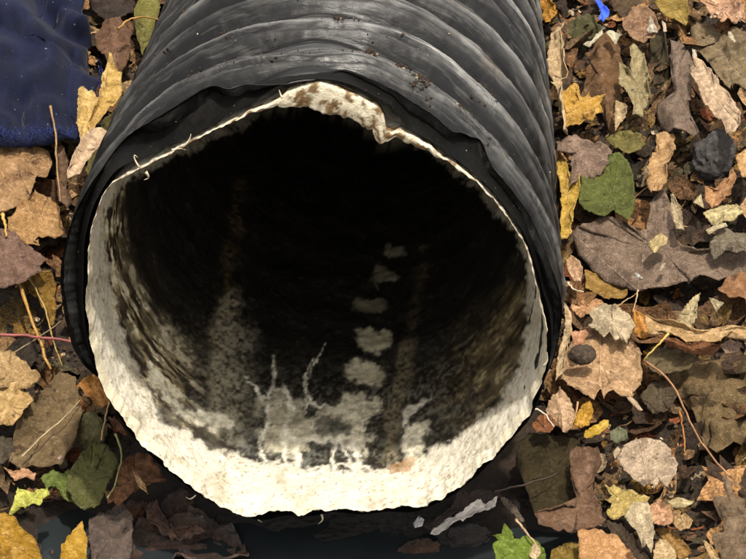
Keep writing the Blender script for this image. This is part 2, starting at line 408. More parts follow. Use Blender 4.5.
# outer wall
NS = 760; LEN = 2.2
sv = np.linspace(0, 1, NS)**1.25
Sg = .012+(LEN-.012)*sv[None, :]; S = Sg+(SC[:, None]-.012)*np.exp(-(Sg-.012)/.07)
T = np.repeat(TH[:, None], NS, 1)
cr, ph = rib(S, T)
low = blur(sstep(-.22, -.55, np.sin(TH)), 4)
base = ROUT-RD
DT = np.interp(TH, DA, DV)[:, None]*np.exp(-np.maximum(S, 0)/.13); DT = np.stack([blur(DT[:, k], 10) for k in range(NS)], 1)
prox = np.exp(-(S-SC[:, None])/.02); nearcut = sstep(0, .007, S-SC[:, None])
Rr = base+RD*cr+.0011*fbm(np.cos(T)*9, np.sin(T)*9, S*60, 4, 41)+.0022*fbm(np.cos(T)*2.2, np.sin(T)*2.2, S*9, 2, 44)+.0009*fbm(T*14, S*330, 0, 3, 47)
Rr = Rr*nearcut+(ROUT-.002)*(1-nearcut); Rr = Rr+DT
Rbot = .1435+((RLs+.0015)[:, None]-.1435)*np.exp(-S/.16)+.003*cr; Rr = Rr*(1-low[:, None])+Rbot*low[:, None]; _w = np.exp(-np.maximum(S+.01, 0)/.14); Rr = np.maximum(Rr, (RLs[:, None]*_w+(.1315+XO*np.cos(TH))[:, None]*(1-_w))+.0045)
Rr = Rr+prox*.0005*fbm(np.cos(T)*6, np.sin(T)*6, 0, 3, 43)
Xo = np.stack([XO+Rr*np.cos(T), S, Rr*np.sin(T)], -1)
val = .12+.88*sstep(.02, .55, cr+.12*fbm(T*14, S*60, 0, 3, 53))                   # groove darkening that stands in for shade
dirt = sstep(.25, .5, fbm(np.cos(T)*7, np.sin(T)*7, S*40, 4, 51))
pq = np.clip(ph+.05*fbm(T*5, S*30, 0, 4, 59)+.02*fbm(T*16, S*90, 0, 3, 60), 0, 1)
shade_band = np.interp(pq, [0, .15, .20, .26, .295, .325, .37, .46, .53, .57, .62, .80, .95, 1], [.03, .04, .26, .60, .18, .50, 1.75, 1.25, .7, 1.3, 1.0, .7, .3, .03])  # painted groove shade and crest highlights, following the rib profile
tint = np.ones((NT, NS, 3))*shade_band[..., None]
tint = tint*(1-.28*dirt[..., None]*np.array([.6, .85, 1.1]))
lay = fbm(T*2.2+3, S*310, 0, 4, 55); lay2 = fbm(T*5, S*900, 0, 3, 57); big_ = fbm(T*3, S*25, 0, 3, 58)
tint *= np.clip(.78+1.25*lay+.5*lay2+.6*big_, .14, 2.1)[..., None]
xp, yp = to_px(Xo.reshape(-1, 3)); xp = xp.reshape(NT, NS); yp = yp.reshape(NT, NS)
side = sstep(.2, -.75, np.cos(T))                # shade painted into the colour of the left flank
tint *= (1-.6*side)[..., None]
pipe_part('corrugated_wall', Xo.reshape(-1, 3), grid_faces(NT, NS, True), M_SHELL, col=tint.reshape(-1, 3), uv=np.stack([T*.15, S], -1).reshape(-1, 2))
# cut face between the walls: from the outer edge, over a recessed web, to the liner
K = 14
kk = np.linspace(0, 1, K)[None, :]
Ro0 = Rr[:, 0][:, None]; So0 = SC[:, None]; _mx = np.max([np.roll(RL, k) for k in range(-8, 9)], 0); Ri = (blur(_mx, 5)+.0022)[:, None]
Rw = Ro0*(1-kk)+Ri*kk-.0002
lip0 = lipdepth(TH)[:, None]
Sw = So0*(1-kk)+(lip0+.0022)*kk+.010*np.sin(np.pi*kk)+.0022*fbm(np.cos(T[:, :1])*22, np.sin(T[:, :1])*22, kk*6, 4, 61)*np.sin(np.pi*kk)
Xc = np.stack([XO*(1-kk)+Rw*np.cos(TH)[:, None], Sw, Rw*np.sin(TH)[:, None]], -1)
pipe_part('cut_face', Xc.reshape(-1, 3), grid_faces(NT, K, True), M_CUT)

# liner, inner side carries the stains -------------------------------------------------
def seg_dist(X, Y, pl):
    d = np.full(X.shape, 1e9)
    for (x0, y0), (x1, y1) in zip(pl[:-1], pl[1:]):
        dx, dy = x1-x0, y1-y0; L = dx*dx+dy*dy+1e-9
        t = np.clip(((X-x0)*dx+(Y-y0)*dy)/L, 0, 1)
        d = np.minimum(d, np.hypot(X-x0-t*dx, Y-y0-t*dy))
    return d
def poly_sd(X, Y, pg):                            # negative inside
    d = seg_dist(X, Y, pg+[pg[0]]); ins = np.zeros(X.shape, bool)
    for (x0, y0), (x1, y1) in zip(pg, pg[1:]+[pg[0]]):
        if y0 == y1: continue
        c = ((y0 > Y) != (y1 > Y)) & (X < (x1-x0)*(Y-y0)/(y1-y0)+x0); ins ^= c
    return np.where(ins, -d, d)
NL = 420
sl = np.concatenate([np.linspace(0, .62, NL-60)**1.35, .62**1.35+np.linspace(.01, 1.62, 60)])
LIP = lipdepth(TH)+.0030*fbm(np.cos(TH)*9+7, np.sin(TH)*9, 0, 3, 70)+.0010*fbm(np.cos(TH)*30, np.sin(TH)*30, 0, 3, 71)
S2 = LIP[:, None]+sl[None, :]; T2 = np.repeat(TH[:, None], NL, 1)
ph2 = ((S2-.018)/PITCH) % 1.0
wave = (.5-.5*np.cos(2*np.pi*ph2))*sstep(.015, .06, S2)
w0 = np.exp(-np.maximum(sl, 0)/.02)[None, :]; w1 = np.exp(-sl/.16)[None, :]
Rl = RL[:, None]*w0+RLs[:, None]*(w1-w0)+(.1305+XO*np.cos(TH))[:, None]*(1-w1)
floor_ = sstep(-.55, -.95, np.sin(T2))
pass
Rl = Rl+.0020*wave+.0014*fbm(np.cos(T2)*20, np.sin(T2)*20, S2*130, 4, 73)-.0025*floor_*(.5+.5*fbm(np.cos(T2)*25, S2*110, 0, 4, 75))
Xl = np.stack([Rl*np.cos(T2), S2, Rl*np.sin(T2)], -1)
px_, py_ = to_px(Xl.reshape(-1, 3)); PX = px_.reshape(NT, NL); PY = py_.reshape(NT, NL)
nz = fbm(PX*.09, PY*.09, 0, 4, 81); nf = fbm(PX*.35, PY*.35, 0, 4, 85); ns = fbm(T2*26, S2*200, 0, 4, 89)
circ = fbm(T2*8, S2*170, 0, 5, 91)
WX = PX+7*fbm(PX*.045, PY*.045, 1, 4, 111)+3*fbm(PX*.2, PY*.2, 1, 3, 113); WY = PY+9*fbm(PX*.045, PY*.045, 7, 4, 115)+4*fbm(PX*.2, PY*.2, 7, 3, 117)
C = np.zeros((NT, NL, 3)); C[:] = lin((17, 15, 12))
def put(mask, rgb, jit=.25):
    global C
    m = np.clip(mask, 0, 1)[..., None]
    C = C*(1-m)+np.array(lin(rgb))*m*(1+jit*nf[..., None])
sinT, cosT = np.sin(T2), np.cos(T2)
# dark brown film everywhere near the mouth
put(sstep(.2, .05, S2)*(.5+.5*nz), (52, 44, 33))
# grey fuzz on the floor
put(sstep(-.1, .35, nf)*sstep(-.45, -.8, sinT)*sstep(.19, .08, S2)*.8, (98, 98, 86))
# streaked left wall
lw = sstep(.55, .8, -cosT)*sstep(.13, .07, S2+.02*nz)
put(lw*sstep(-.35, .05, circ+.5*nz), (178, 162, 124)); put(lw*sstep(.12, .28, circ+.35*nf), (240, 230, 200)); put(lw*sstep(.1, .25, -circ+.3*nz)*.8, (58, 44, 28))
rw = sstep(.45, .8, cosT)*sstep(.19, .10, S2)*sstep(.35, -.2, sinT)
put(rw*sstep(-.5, .4, circ+.6*nz)*.8, (104, 90, 62)); put(rw*sstep(.2, .6, circ+.5*nf)*sstep(-.2, -.6, sinT)*.8, (165, 152, 118)); put(rw*sstep(.0, .42, -circ+.3*nz)*.8, (40, 32, 22))
# long speckled stripes on the floor
def stroke(pl, w0, rgb, a=1.0, n=.5, sp=None):
    d = seg_dist(WX, WY, pl)+nz*w0*n+nf*w0*n*.6
    m = sstep(w0*1.3, w0*.3, d)*a*(S2 < .45)*(sinT < .35)*np.clip(.85+.9*nf+.5*nz, .15, 1)
    if sp is not None: m = m*sstep(-sp, .25, nf)
    put(m, rgb)
stroke([(221, 350), (226, 310), (234, 240), (240, 185)], 9, (120, 100, 66), .5, .9, .5)
stroke([(215, 428), (218, 390), (222, 350), (227, 305)], 13, (172, 162, 134), .9, .7, .9)
stroke([(232, 425), (232, 385), (236, 340)], 22, (150, 144, 122), .8, .4, .7)
stroke([(250, 440), (300, 455), (350, 455)], 16, (96, 98, 90), .5, .4, .3)
stroke([(388, 468), (394, 420), (400, 385), (408, 345)], 9, (128, 118, 92), .85, .6, .8)
stroke([(408, 345), (418, 290), (424, 250)], 7, (84, 72, 50), .6, .9, .6)
stroke([(455, 395), (480, 360), (500, 320)], 9, (110, 96, 66), .6, .6, .3)
# deposits between the floor ribs
for cx, cy, a, b in ((372, 305, 15, 8), (373, 341, 17, 11), (365, 373, 21, 11), (385, 275, 13, 6), (395, 250, 12, 5)):
    d = (np.abs(WX-cx)**3/a**3+np.abs(WY-cy)**3/b**3)**(1/3)+nz*.3+nf*.25
    put(sstep(1.2, .7, d)*(sinT < -.3)*(1. if cy > 360 else .85 if cy > 320 else .35), (214, 206, 176))
def smear(x, y, r, n):                           # ragged drips reaching into the white lip
    pass
def blob(pg, rgb, a=1., soft=3., n=5.):
    d = poly_sd(WX, WY, pg)+nz*n+nf*n*.7
    put(sstep(soft, -soft, d)*a*np.clip(.9+.5*nf+.4*nz, .2, 1)*(sinT < .5)*(S2 < .4), rgb)
LT = (244, 238, 216)
blob([(300, 425), (318, 415), (330, 405), (348, 400), (362, 398), (378, 402), (382, 412), (372, 420), (366, 432), (372, 442), (362, 452), (352, 446), (330, 442), (312, 448), (298, 440)], (222, 214, 186), .95, 3, 12)
blob([(262, 400), (285, 396), (300, 410), (312, 430), (305, 452), (290, 458), (272, 452), (262, 430)], (206, 198, 170), .85, 3, 12)
blob([(318, 422), (330, 418), (346, 420), (352, 428), (345, 436), (328, 437), (318, 432)], (46, 48, 45), .95, 4, 7)
for pl, w in (([(274, 358), (272, 375), (266, 392), (268, 420), (262, 445), (264, 470)], 2.6), ([(268, 390), (284, 392), (290, 410), (284, 432), (288, 452), (290, 470)], 3.2), ([(284, 430), (300, 445), (302, 472)], 3.4), ([(312, 360), (305, 385), (306, 410)], 1.8), ([(322, 345), (312, 372)], 1.2), ([(338, 440), (334, 455), (336, 472)], 2.4), ([(340, 445), (348, 458), (350, 474)], 1.8), ([(352, 440), (358, 458), (356, 474)], 3.4), ([(300, 400), (330, 408)], 2.4), ([(318, 470), (348, 466), (370, 470)], 2.5), ([(255, 385), (262, 398)], 1.6), ([(247, 375), (262, 396)], 1.2), ([(300, 440), (322, 445), (360, 446)], 3.4)):
    stroke(pl, w, LT, .85, .35)
blob([(402, 430), (408, 405), (418, 400), (430, 396), (421, 408), (412, 420), (409, 428)], LT, .8, 2, 2)
blob([(402, 440), (410, 428), (424, 424), (430, 426), (426, 436), (420, 442), (420, 455), (424, 466), (404, 468), (408, 452)], (236, 228, 200), .95, 2, 4)
# white lip: everything outside this line is bare liner
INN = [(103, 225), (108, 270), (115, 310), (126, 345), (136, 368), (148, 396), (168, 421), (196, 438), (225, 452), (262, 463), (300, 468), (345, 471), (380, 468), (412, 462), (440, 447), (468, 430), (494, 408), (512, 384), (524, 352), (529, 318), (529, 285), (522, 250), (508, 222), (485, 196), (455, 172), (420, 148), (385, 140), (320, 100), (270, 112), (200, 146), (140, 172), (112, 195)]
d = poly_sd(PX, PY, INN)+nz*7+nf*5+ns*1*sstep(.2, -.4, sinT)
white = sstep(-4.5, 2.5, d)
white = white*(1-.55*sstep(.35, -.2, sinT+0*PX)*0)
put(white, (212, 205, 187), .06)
grime = sstep(.05, .5, fbm(PX*.05, PY*.05, 0, 5, 95)+.3*nf)*white
put(grime*.5, (150, 138, 108), .1)
put(sstep(.12, .4, fbm(PX*.12+9, PY*.12, 0, 5, 96))*white*.14, (168, 154, 120), .1)
put(sstep(.42, .48, fbm(PX*.5, PY*.5, 0, 3, 94))*white*.7, (120, 100, 66), .1)
put(sstep(.33, .5, nf+.3*nz)*white*.6*sstep(0, .6, np.abs(cosT)), (128, 112, 84))
blob([(148, 365), (158, 372), (166, 392), (180, 404), (205, 410), (235, 418), (238, 428), (214, 430), (190, 420), (168, 404), (156, 388)], (240, 232, 206), .98, 2, 4)
for pg in ([(146, 385), (152, 392), (160, 400), (164, 412), (158, 416), (150, 404)], [(158, 405), (170, 404), (182, 412), (180, 424), (168, 424), (160, 416)], [(120, 315), (130, 322), (136, 350), (146, 372), (140, 376), (128, 350)], [(185, 424), (215, 432), (240, 446), (232, 452), (206, 444), (190, 434)]):
    blob(pg, (44, 38, 30), .9, 2, 4)
blob([(392, 470), (398, 463), (410, 458), (414, 464), (404, 474), (394, 476)], (150, 104, 48), .9, 2, 2)
# brown-spotted lip
up = sstep(.2, .5, sinT)*np.exp(-np.maximum(S2-LIP[:, None], 0)/.01)
put(up*sstep(.0, .4, nf+.4*nz)*.8, (120, 96, 58))
fl = [(276, 97, 7), (290, 92, 13), (305, 87, 19), (322, 85, 24), (340, 89, 22), (355, 97, 22), (370, 103, 25), (383, 116, 24), (389, 132, 10), (396, 133, 6), (410, 137, 9), (430, 148, 10), (446, 160, 6), (460, 170, 8), (475, 182, 5)]
_a = sorted((on_plane(q[:2], lipdepth)[0], q[2]) for q in fl)
flap = np.interp(TH, [a for a, b in _a], [b for a, b in _a], left=4, right=5)/1650.
top_thick = flap*(1+.18*fbm(np.cos(TH)*30, np.sin(TH)*30, 0, 4, 96))+0*.0030+.0055*np.exp(-((TH-1.55)/.22)**2)+.003*np.exp(-((TH-1.2)/.12)**2)+.0006*fbm(np.cos(TH)*18, np.sin(TH)*18, 0, 3, 97)
# the top of the lip is torn: thicker inward there
order = np.arange(NL)
Xl = Xl.reshape(NT, NL, 3)
inner_R = Rl.copy()
inner_R -= (top_thick-.003)[:, None]*np.exp(-sl/.02)[None, :]
Xin = np.stack([inner_R*np.cos(T2), S2, inner_R*np.sin(T2)], -1)
# outer skin of the lip + rounded end
bk = np.array([.010, .008, .006, .004, .0025, .0012])
Rb = (RL+.0004)[:, None]-.12*bk[None, :]; Sb = LIP[:, None]+bk[None, :]
Xb = np.stack([Rb*np.cos(TH)[:, None], Sb, Rb*np.sin(TH)[:, None]], -1)
fr = np.linspace(.06, .95, 12)
Re = RL[:, None]*(1-fr)[None, :]+inner_R[:, :1]*fr[None, :]
Re = np.where(True, (RL[:, None]+.0004)-(RL[:, None]+.0004-inner_R[:, :1])*fr[None, :], Re)
Se = LIP[:, None]-.0007*np.sin(np.pi*fr)[None, :]+.0008*fbm(np.cos(TH[:, None])*60, np.sin(TH[:, None])*60, fr[None, :]*3, 3, 98)
Xe = np.stack([Re*np.cos(TH)[:, None], Se, Re*np.sin(TH)[:, None]], -1)
Xall = np.concatenate([Xb, Xe, Xin], 1)
nb = Xall.shape[1]
cb = np.zeros((NT, nb-NL, 3)); thn = fbm(TH[:, None]*30, np.concatenate([bk*-200, fr*0])[None, :]+np.concatenate([bk*0, fr])[None, :]*top_thick[:, None]*230, 0, 4, 99)
upm = sstep(-.2, .4, np.sin(TH))[:, None]
cb[:] = lin((226, 216, 188)); k_ = (sstep(-.05, .22, thn)*upm*.9+.08)[..., None]; cb = cb*(1-k_)+np.array(lin((112, 84, 46)))*k_
Call = np.concatenate([cb, C], 1)
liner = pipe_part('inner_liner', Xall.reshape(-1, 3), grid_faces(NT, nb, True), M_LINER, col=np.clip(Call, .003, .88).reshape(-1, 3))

# ------------------------------------------------------------------ tubes, burrs, stalks
def tube_mesh(P, R, seg=8):
    P = np.array(P, float); n = len(P); V = []; Fc = []
    ref = np.array([.3, .2, .9])
    for i in range(n):
        d = P[min(i+1, n-1)]-P[max(i-1, 0)]; d = d/np.linalg.norm(d)
        a = np.cross(d, ref); a /= np.linalg.norm(a); b = np.cross(d, a)
        for k in range(seg):
            t = 2*math.pi*k/seg; V.append(P[i]+R[i]*(math.cos(t)*a+math.sin(t)*b))
    for i in range(n-1):
        for k in range(seg): Fc.append((i*seg+k, i*seg+(k+1) % seg, (i+1)*seg+(k+1) % seg, (i+1)*seg+k))
    Fc.append(tuple(range(seg))[::-1]); Fc.append(tuple((n-1)*seg+k for k in range(seg)))
    return V, Fc
def spline(P, n):
    P = np.array(P, float); m = len(P)
    d = np.concatenate([[0], np.cumsum(np.linalg.norm(np.diff(P, axis=0), axis=1))]); t = np.linspace(0, d[-1], n)
    Q = np.stack([np.interp(t, d, P[:, k]) for k in range(P.shape[1])], 1)
    for _ in range(3):
        Q[1:-1] = .25*Q[:-2]+.5*Q[1:-1]+.25*Q[2:]
    return Q
# plastic whiskers left by the saw on the lip
for pl, w in (([(140, 168), (134, 160), (133, 152), (138, 158)], 1.4), ([(146, 172), (150, 178), (144, 180)], 2.2), ([(183, 147), (190, 140), (191, 134)], 1.6), ([(282, 98), (280, 93), (279, 90)], 1.5), ([(172, 150), (180, 148), (186, 150)], 1.5),
              ([(543, 366), (548, 362), (547, 352)], 1.6), ([(196, 495), (190, 500), (186, 497)], 1.3), ([(262, 514), (256, 519), (262, 522)], 1.3), ([(320, 511), (324, 520), (318, 524)], 2.2)):
    q = []
    for p in pl:
        r = ray(*p); k = (-.012-CAM[1])/r[1] if p[1] > 300 else (-.007-CAM[1])/r[1]
        q.append(CAM+r*k)
    q = spline(q, 8)+np.array([0, 0, .155]); V, Fc = tube_mesh(q, np.linspace(w, .25, 8)*.00045, 6)
    b = mesh_obj('plastic_burr', V, Fc, M_STALK, pipe); b.color = (*lin((225, 212, 180)), 1)

# dried mud and grit stuck to the ribs
V = []; Fc = []; Cc = []
tri = [(0, 2, 4), (2, 1, 4), (1, 3, 4), (3, 0, 4), (2, 0, 5), (1, 2, 5), (3, 1, 5), (0, 3, 5)]
oct_ = np.array([(1, 0, 0), (-1, 0, 0), (0, 1, 0), (0, -1, 0), (0, 0, 1), (0, 0, -1)], float)
spots = [(424, 74, 13, 9, 330), (405, 62, 10, 4, 90), (372, 53, 5, 4, 90), (432, 92, 10, 6, 30), (168, 52, 4, 3, 14), (222, 30, 5, 3, 16), (196, 62, 6, 4, 14), (340, 22, 8, 3, 16), (315, 72, 18, 4, 50), (270, 78, 10, 4, 24), (470, 100, 20, 14, 20), (330, 40, 150, 40, 130), (500, 90, 50, 60, 70), (180, 80, 40, 50, 50)]
for cx, cy, sx, sy, n in spots:
    for i in range(n):
        px = (cx+rng.normal(0, sx*.45), cy+rng.normal(0, sy*.45)); a, s_ = on_cyl(px, ROUT-.004+float(dent(1.0, .03))*0)
        if s_ < float(np.interp(a, TH, SC))+.004: continue
        R_ = BASE_R+RD*float(rib(np.array(s_), np.array(a))[0])+.0004+float(dent(a, s_))
        c0 = np.array([XO+R_*math.cos(a), s_, R_*math.sin(a)]); z = .0003+.0011*rng.random()**2.5
        b0 = len(V); V += list(c0+oct_*z*rng.uniform(.5, 1.4, (6, 1))+rng.normal(0, z*.25, (6, 3))); Fc += [tuple(b0+k for k in t) for t in tri]
        Cc += [np.array(lin((64, 46, 32) if rng.random() < .9 else (160, 146, 120)))*rng.uniform(.5, 1.3)]*6
mud = pipe_part('mud_grit', V, Fc, M_FRAG, smooth=False, col=np.array(Cc)); mud['kind'] = 'stuff'

# ------------------------------------------------------------------ leaves
GROUP = 'fallen leaves around the pipe'
def plane_at(cx, cy, h, tilt):
    g = ground_hit(cx, cy); n = ground_n(g[0], g[1], .04)
    n = n+RT*tilt[0]+UP*tilt[1]; n = n/np.linalg.norm(n)
    return g+n*0+np.array([0, 0, 1.])*h, n
def hit_plane(p, P0, n):
    r = ray(*p); k = ((P0-CAM)@n)/(r@n); return CAM+k*r
def densify(poly, n):
    P = np.array(poly+[poly[0]], float)
    d = np.concatenate([[0], np.cumsum(np.linalg.norm(np.diff(P, axis=0), axis=1))])
    t = np.linspace(0, d[-1], n, endpoint=False)
    t = np.unique(np.concatenate([t, d[:-1]]))
    return np.stack([np.interp(t, d, P[:, 0]), np.interp(t, d, P[:, 1])], 1), d[-1]
def sheet(name, poly, color, h=.012, tilt=(0, 0), cup=.10, bend=.0, fold=.0, wr=.05, jag=.6, dry=.8, base=None, tip=None,
          m=None, parent=None, seed=None, n=72, rings=12, thick=.0006, label=None, cat='leaf', group=GROUP, kind=None, fac=1.0):
    seed = seed if seed is not None else int(abs(poly[0][0]*7+poly[0][1]*13+len(poly)*5)) % 997
    O, L = densify(poly, n)
    w = np.arange(len(O))
    size = math.sqrt(max(1, (O[:, 0].max()-O[:, 0].min())*(O[:, 1].max()-O[:, 1].min())))
    O = O+np.stack([fbm(w*.7, seed, 0, 3, 1), fbm(w*.7, seed+9, 0, 3, 2)], 1)*jag*min(3., size*.06)
    cx, cy = O.mean(0)
    P0, nrm = plane_at(cx, cy, h, tilt)
    Q = np.array([hit_plane(p, P0, nrm) for p in O]); c = Q.mean(0)
    if base is None:
        A = (Q-c); _, _, vt = np.linalg.svd(A, full_matrices=False); ax = vt[0]; ln = (A@ax)
        b3 = c+ax*ln.min(); t3 = c+ax*ln.max()
    else:
        b3 = hit_plane(base, P0, nrm)
        t3 = hit_plane(tip, P0, nrm) if tip else c+(c-b3)
    ax = t3-b3; Ls = np.linalg.norm(ax); ax = ax/Ls; ay = np.cross(nrm, ax)
    fr = np.linspace(0, 1, rings+1)[1:]**.85
    V = [c]; 
    for f in fr: V += list(c+(Q-c)*f)
    V = np.array(V); rel = V-b3; u = rel@ax/Ls; v = rel@ay/Ls
    S_ = np.linalg.norm(Q-c, axis=1).mean()
    rr = np.concatenate([[0], np.repeat(fr, len(Q))])
    d0 = ((V-c)@ax)/S_; d1 = ((V-c)@ay)/S_
    z = cup*S_*(rr**2)+bend*S_*(d0**2-.4)+fold*S_*(np.abs(d1)-.3)
    z = z+wr*S_*(1.6*fbm(d0*1.6+seed, d1*1.6, 0, 2, 5)+.9*fbm(d0*4.5+seed, d1*4.5, 0, 3, 8))*(.4+.9*rr)
    ed = .10*wr/.05*.5*S_*fbm(np.arctan2(d1, d0)*2.8+seed, rr*1.2, 0, 2, 11)*rr**3
    z = z-wr*S_*1.5*(1-np.abs(fbm(d0*2.3+seed, d1*2.3, 3, 2, 15))*2.2)*(.5+.5*rr)*.8
    ed = ed*1.3+S_*.10*np.clip(fbm(np.arctan2(d1, d0)*1.7+seed, 4, 0, 2, 19)*2, -.6, 1.2)*rr**6
    V = V+nrm*(z+ed)[:, None]
    nq = len(Q); Fc = [(0, 1+i, 1+(i+1) % nq) for i in range(nq)]
    for r_ in range(rings-1):
        a = 1+r_*nq; b = a+nq
        Fc += [(a+i, b+i, b+(i+1) % nq, a+(i+1) % nq) for i in range(nq)]
    # faces towards the camera
    loc = c if parent is None else np.array(parent.location)
    o = mesh_obj(name, V-loc, Fc, m or (M_PAL if base is not None and fac == 1.01 else M_PIN), parent, uv=np.stack([u, v], 1))
    if parent is None: o.location = loc
    sm = o.modifiers.new('thickness', 'SOLIDIFY'); sm.thickness = thick; sm.offset = 0
    if m is M_WET: fac = 1.0
    _c = lin(color, fac); _k = min(1, .60/max(_c)); o.color = (*[x*_k for x in _c], dry)
    if parent is None: tag(o, label, cat, group, kind)
    return o
def leaf(label, color, poly, **k):
    nm = k.pop('name', 'dry_leaf'); return sheet(nm, poly, color, label=label, **k)
def maple(label, color, poly, base, **k):
    nm = k.pop('name', 'maple_leaf')
    return sheet(nm, poly, color, label=label, base=base, fac=1.01, m=k.pop('m', M_PAL), **k)
def stalk(label, color, pl, w, h=.02, name='leaf_stalk', cat='stalk', group=None, parent=None, taper=.6, hs=None, m=None):
    """pl: photo pixels; w: thickness in photo pixels"""
    q = []
    for i, p in enumerate(pl):
        g = ground_hit(*p); hh = h if hs is None else hs[i]
        P0 = g+np.array([0, 0, 1])*hh; n = ground_n(g[0], g[1], .04); q.append(hit_plane(p, P0, n))
    n = 18; Q = spline(q, n); r0 = w*.5/F_PX*1.1
    wob = np.array([[fbm(i*.6, pl[0][0], 0, 2, 3), fbm(i*.6, pl[0][1], 5, 2, 4), fbm(i*.5, 7, pl[0][0], 2, 6)] for i in range(n)])
    Q = Q+wob*r0*.9
    R = np.linspace(1, taper, n)*r0*(1+.25*np.array([fbm(i*1.3, pl[0][0], 3, 2, 14) for i in range(n)])); R[0] *= 1.35; R[1] *= 1.1
    V, Fc = tube_mesh(Q, R, 8)
    loc = Q[0] if parent is None else np.array(parent.location)
    o = mesh_obj(name, np.array(V)-loc, Fc, m or M_STALK, parent)
    if parent is None: o.location = loc; tag(o, label, cat, group)
    o.color = (*lin(color, .7), 1); return o
def rock(label, color, cx, cy, a, b, h=.01, m=None, name='pebble', cat='pebble', rough=.18, sub=5, squash=.7, group=None, ang=0, fac=.8):
    import bmesh
    P0, n = plane_at(cx, cy, h, (0, 0)); C0 = hit_plane((cx, cy), P0, n)
    A = a/F_PX*1.15; B = b/F_PX*1.15; sd_ = cx*.37+cy*.11
    bm = bmesh.new(); bmesh.ops.create_icosphere(bm, subdivisions=sub, radius=1)
    V = np.array([v.co[:] for v in bm.verts]); Fc = [tuple(v.index for v in f.verts) for f in bm.faces]; bm.free()
    k = 1+rough*1.6*fbm(V[:, 0]*1.3+sd_, V[:, 1]*1.3, V[:, 2]*1.3, 3, 17)+rough*.55*fbm(V[:, 0]*5+sd_, V[:, 1]*5, V[:, 2]*5, 4, 18)
    V = V*k[:, None]
    ca, sa = math.cos(ang), math.sin(ang)
    X = RT*ca+UP*sa; Y = -RT*sa+UP*ca; Z = -FW
    W = V[:, :1]*X*A+V[:, 1:2]*Y*B+V[:, 2:]*Z*min(A, B)*squash
    o = mesh_obj(name, W, Fc, m or M_STONE); o.location = C0
    o.color = (*lin(color, fac), 1); tag(o, label, cat, group); return o

# ---- right side, top to bottom
L = leaf
L('orange scrap of leaf at the upper right edge of the pipe', (225, 160, 40), [(543,-6),(553,-6),(556,12),(549,24),(543,20)], h=.02, wr=.08)
L('tall narrow pale tan leaf standing against the right flank of the pipe', (228, 195, 145), [(551,22),(558,17),(560,35),(563,50),(566,70),(565,85),(563,110),(566,132),(561,130),(558,105),(556,90),(549,75),(548,60),(549,40)], h=.04, fold=.35, base=(563,132), tip=(556,18), wr=.06)
rock('mossy green clod beside the tall narrow pale leaf', (96, 92, 58), 584, 38, 21, 33, h=.004, m=M_MOSS, name='moss_clod', cat='moss clod', rough=.3, squash=.6)
o = L('tall brown folded leaf with cream curled tips, right of the mossy clod', (120, 88, 54), [(584,49),(592,42),(600,34),(606,30),(616,36),(620,60),(619,95),(617,130),(610,134),(604,120),(596,100),(586,104),(580,92),(580,75),(588,58)], h=.034, cup=-.18, wr=.09, tilt=(-.1,-.2))
for pg in ([(583,45),(590,47),(597,40),(603,34),(602,31),(595,36),(589,45),(584,43)], [(606,33),(612,30),(620,35),(618,40),(615,45),(610,38)]):
    sheet('curled_tip', pg, (250, 238, 200), h=.044, parent=o, wr=.1, n=20, rings=3, dry=.9)
L('crumpled scrap of bright blue plastic among the leaves at the top right', (52, 84, 200), [(593,-4),(599,-2),(604,6),(609,12),(606,19),(603,23),(599,19),(601,12)], h=.03, name='plastic_scrap', cat='plastic scrap', group=None, m=M_CLOTH, wr=.12, n=24, rings=4)
L('orange brown cupped leaf above the olive cream leaf', (156, 120, 88), [(625,22),(640,10),(655,18),(662,33),(655,45),(645,47),(632,42),(624,32)], h=.026, cup=.3, tilt=(0,.2))
L('tiny cream pointed shard right of the orange brown cupped leaf', (248, 232, 205), [(650,16),(656,27),(658,34),(652,33),(646,32),(649,26)], h=.042, n=16, rings=3, wr=.1)
L('small upright cream splinter above the long grey brown leaf', (245, 222, 190), [(662,21),(666,24),(667,32),(664,33)], h=.042, n=12, rings=2)
L('olive cream cupped leaf with a wavy lower edge', (162, 146, 104), [(631,52),(636,50),(645,58),(650,75),(651,90),(648,105),(642,117),(634,118),(636,108),(630,100),(622,92),(620,84),(624,72),(632,72),(634,65)], h=.03, cup=.25, wr=.1, base=(640,118), tip=(636,50))
L('small tan leaf stub below the tall brown folded leaf', (188, 162, 118), [(616,101),(622,103),(628,108),(626,118),(619,126),(616,133),(615,118)], h=.03, cup=.15)
L('dark olive hollow leaf between the olive cream and grey brown leaves', (84, 74, 48), [(655,36),(668,40),(672,70),(668,95),(655,105),(645,120),(640,140),(625,135),(640,118),(650,90),(650,62)], h=.008, cup=.2)
L('long grey brown curled leaf with a rounded lower lobe', (126, 106, 88), [(668,36),(676,33),(683,38),(688,50),(693,60),(688,85),(686,100),(690,115),(697,128),(692,134),(678,134),(668,130),(656,120),(654,110),(657,101),(668,96),(671,80),(668,55)], h=.034, cup=-.12, wr=.08, base=(675,34), tip=(676,132))
L('bright pinkish cream curled leaf lying diagonally at the right edge', (232, 198, 158), [(696,62),(702,63),(712,72),(722,88),(735,103),(743,118),(742,130),(735,137),(728,138),(724,125),(712,113),(704,103),(700,90),(692,77),(690,68)], h=.04, fold=-.3, wr=.07, base=(694,63), tip=(738,136))
L('yellow green leaf at the top edge of the photo', (158, 132, 56), [(654,4),(664,-8),(685,-8),(691,15),(686,27),(676,22),(664,17)], h=.032, cup=.12)
L('pinkish tan leaf with a frilled lower edge in the top right corner', (205, 160, 122), [(690,-8),(735,-8),(745,10),(746,20),(740,19),(733,22),(729,18),(724,24),(718,17),(715,21),(706,9)], h=.036, cup=.12, wr=.09, jag=1.3)
